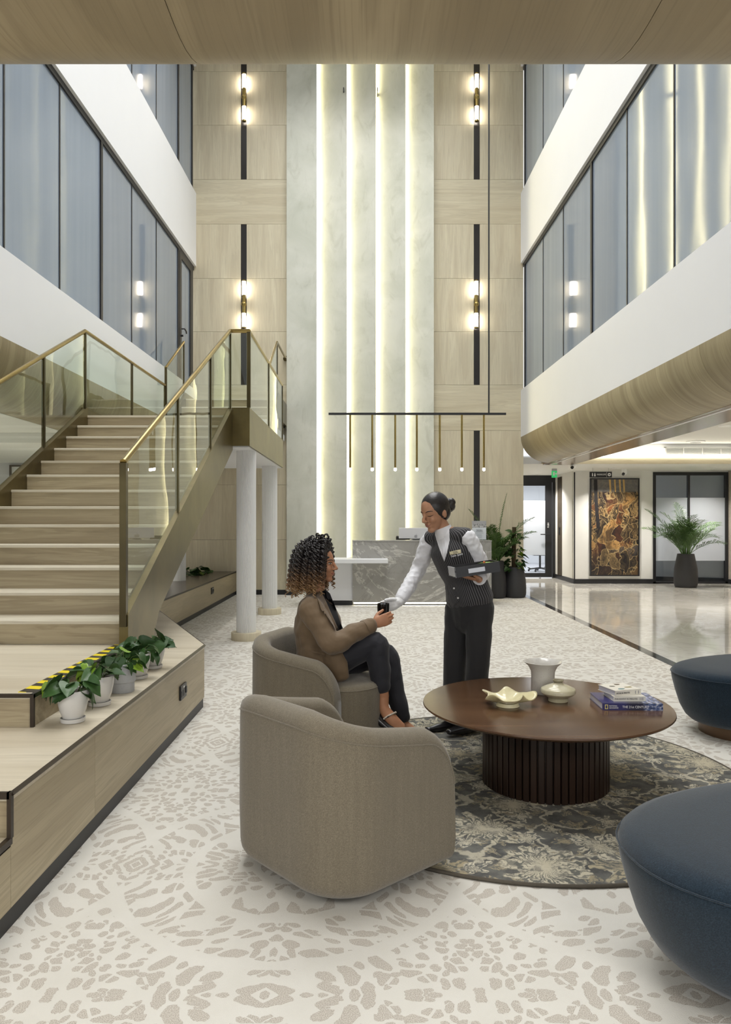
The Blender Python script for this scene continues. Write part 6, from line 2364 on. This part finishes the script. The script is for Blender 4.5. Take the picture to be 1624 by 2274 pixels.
# front skirt of the jacket falling over the hip
bz.append(limb([P(735, 1450, 4.33), P(748, 1480, 4.31), P(752, 1500, 4.31)], [(0.05, 0.07), (0.05, 0.075), (0.045, 0.07)], fG))
btree = bvh(bz)
fuse('blazer', bz, 0.005, 'blazer', GP, 3, 0.022, 0.085)
cf = wR + (eR - wR) * 0.02
tube('blazer_cuff', [cf, cf + (eR - wR).normalized() * 0.05], [0.047, 0.051], 'blazer', GP, 22)
patch('knit_top', pxp([(713, 1316), (722, 1308), (733, 1318), (746, 1350), (757, 1384), (764, 1400), (752, 1398), (742, 1378), (728, 1345)], 4.3), None, btree, 0.018, 0.022, 'top_black', GP, 3, True)
patch('lapel', pxp([(703, 1322), (712, 1311), (722, 1330), (736, 1362), (752, 1397), (742, 1398), (722, 1368), (716, 1362), (720, 1354), (708, 1336)], 4.3), None, btree, 0.024, 0.020, 'blazer', GP, 3, True)
patch('pocket_flap', pxp([(686, 1443), (722, 1451), (722, 1455), (686, 1447)], 4.3), None, btree, 0.006, 0.008, 'blazer', GP, 2, True)
# trousers of the guest
tg = [limb([P(705, 1480, 4.47), P(735, 1478, 4.47)], [(0.165, 0.10), (0.15, 0.10)], (0, 0, 1)),
      limb([hR, hR.lerp(kR, 0.55) + Vector((0, 0, 0.01)), kR, kR.lerp(aR, 0.35), kR.lerp(aR, 0.82)], [0.094, 0.084, 0.070, 0.068, 0.055]),
      limb([hL, hL.lerp(kL, 0.55), kL, kL.lerp(aL, 0.5), aL + Vector((0, 0, 0.015))], [0.094, 0.084, 0.070, 0.062, 0.050])]
fuse('trousers', tg, 0.0055, 'trouser_navy', GP, 3, 0.012, 0.08)
# shoes with a beaded ankle strap
fuse('shoe', [limb([P(838, 1588, 4.36), P(846, 1600, 4.345), P(872, 1616, 4.32), P(898, 1630, 4.30)], [(0.030, 0.032), (0.036, 0.030), (0.040, 0.020), (0.034, 0.012)], None)], 0.004, 'shoe', GP, 3)
hl_ = P(838, 1598, 4.36)
tube('heel', [hl_, hl_ + Vector((-0.004, 0, -0.055))], [0.014, 0.008], 'shoe', GP, 10)
lf0 = aL + Vector((0.03, 0, -0.06))
vv, ff = limb([aL + Vector((-0.015, 0, -0.085)), aL + Vector((0.06, -0.01, -0.09)), aL + Vector((0.15, -0.03, -0.098))], [(0.034, 0.036), (0.040, 0.030), (0.030, 0.018)], (0, 0, 1))
fuse('shoe', [([(x, y, max(z, 0.002)) for x, y, z in vv], ff)], 0.004, 'shoe', GP, 3)
sb = []
M['bead'] = plain('pearl_bead', srgb(196, 186, 172), 0.25, 0.4, var=0.1)
strap = tube('ankle_strap', [P(852, 1597, 4.315), P(862, 1591, 4.305), P(872, 1585, 4.315), P(880, 1583, 4.34), P(880, 1590, 4.37)], [0.006] * 5, 'shoe', GP, 8)
for k in range(11):
    q = k / 10
    c_ = P(853 + 26 * q, 1596.5 - 14.5 * q ** 0.8, 4.306 + 0.03 * (q - 0.3) ** 2)
    link('bead', mesh(*ellvf(c_, 0.0062, 0.0062, 0.0062, None, 8, 6)), 'bead', strap, smooth=True)


# curly hair
def curly_mat():
    t = NT('curly_ombre_hair')
    tc = t.n('ShaderNodeTexCoord')
    s = t.n('ShaderNodeSeparateXYZ', {0: tc.outputs['Object']})
    n = t.noise(tc.outputs['Object'], 55, 3)
    g = t.math('ADD', s.outputs[2], t.math('MULTIPLY', t.math('SUBTRACT', n, 0.5), 0.22))
    zz = hC.z - 0.41
    nd = t.n('ShaderNodeMapRange', {0: g, 1: zz - 0.16, 2: zz + 0.03, 3: 0.0, 4: 1.0})
    c = t.ramp(nd.outputs[0], [(0.0, srgb(158, 124, 84)), (0.35, srgb(118, 88, 60)), (0.7, srgb(60, 47, 38)), (1.0, srgb(34, 29, 28))])
    return t.p(color=c, rough=0.42, spec=0.5)


M['hair_curly'] = curly_mat()
rotG = Matrix((gf, gs, gu)).transposed()
cap = [EL(GL, rotG, -0.022, 0, 0.034, 0.094, 0.086, 0.094), EL(GL, rotG, -0.055, 0, -0.03, 0.065, 0.082, 0.11), EL(GL, rotG, -0.06, 0, -0.11, 0.06, 0.085, 0.075)]
ch_ = fuse('hair', cap, 0.005, 'hair_curly', GP, 2, 0.02, 0.02)
rr = random.Random(21)
curls = []
for k in range(440):
    # root on the cap, kept off the face
    while True:
        th = rr.uniform(0, 2 * math.pi)
        ph = math.acos(rr.uniform(-0.35, 1.0))
        dv = Vector((math.sin(ph) * math.cos(th), math.sin(ph) * math.sin(th), math.cos(ph)))
        if dv.x < 0.66 - 0.40 * (1 - max(0, dv.z)):
            break
    root_ = Vector((-0.022 + 0.092 * dv.x, 0.086 * dv.y, 0.03 + 0.094 * dv.z))
    ln = rr.uniform(0.14, 0.25) if dv.z < 0.5 else rr.uniform(0.16, 0.36)
    out = Vector((dv.x, dv.y, 0))
    if out.length > 1e-3:
        out.normalize()
    pts_, n_ = [], 84
    ph0 = rr.uniform(0, 6.28)
    hr_ = rr.uniform(0.007, 0.0135)
    p_ = root_.copy()
    d = (dv * 0.9 + Vector((0, 0, 0.1))).normalized()
    path_ = []
    for i in range(n_ + 1):
        path_.append(p_.copy())
        q = i / n_
        d = (d + (Vector((out.x * 0.10, out.y * 0.10, -1.0)) - d) * 0.09).normalized()
        p_ = p_ + d * ln / n_
        # stay outside the skull
        e = Vector(((p_.x + 0.02) / 0.098, p_.y / 0.092, (p_.z - 0.03) / 0.1))
        if e.length < 1.0 and p_.z > -0.05:
            e2 = e / e.length
            p_ = Vector((e2.x * 0.098 - 0.02, e2.y * 0.092, e2.z * 0.1 + 0.03))
        lim_ = 0.050 if p_.z > -0.05 else 0.066
        if p_.x > lim_:
            p_.x = lim_
        if p_.z < -0.205:
            p_.z = -0.205 + 0.02 * math.sin(k)
    T_ = frame_dirs(path_)
    turns = ln / 0.031
    for i in range(n_ + 1):
        q = i / n_
        a = T_[i].orthogonal().normalized()
        b = T_[i].cross(a)
        w1 = ph0 + 2 * math.pi * turns * q
        am = hr_ * min(1, q * 4)
        loc_ = path_[i] + a * (am * math.cos(w1)) + b * (am * math.sin(w1))
        pts_.append(GL(loc_.x, loc_.y, loc_.z))
    rad_ = [0.0048 * (1 - 0.55 * abs(2 * (i / n_) - 0.7)) + 0.0008 for i in range(n_ + 1)]
    curls.append(tubevf(pts_, rad_, 4))
v, f = join(*curls)
cu_ = link('curls', mesh(v, f), 'hair_curly', GP, smooth=True)
cu_['kind'] = 'stuff'
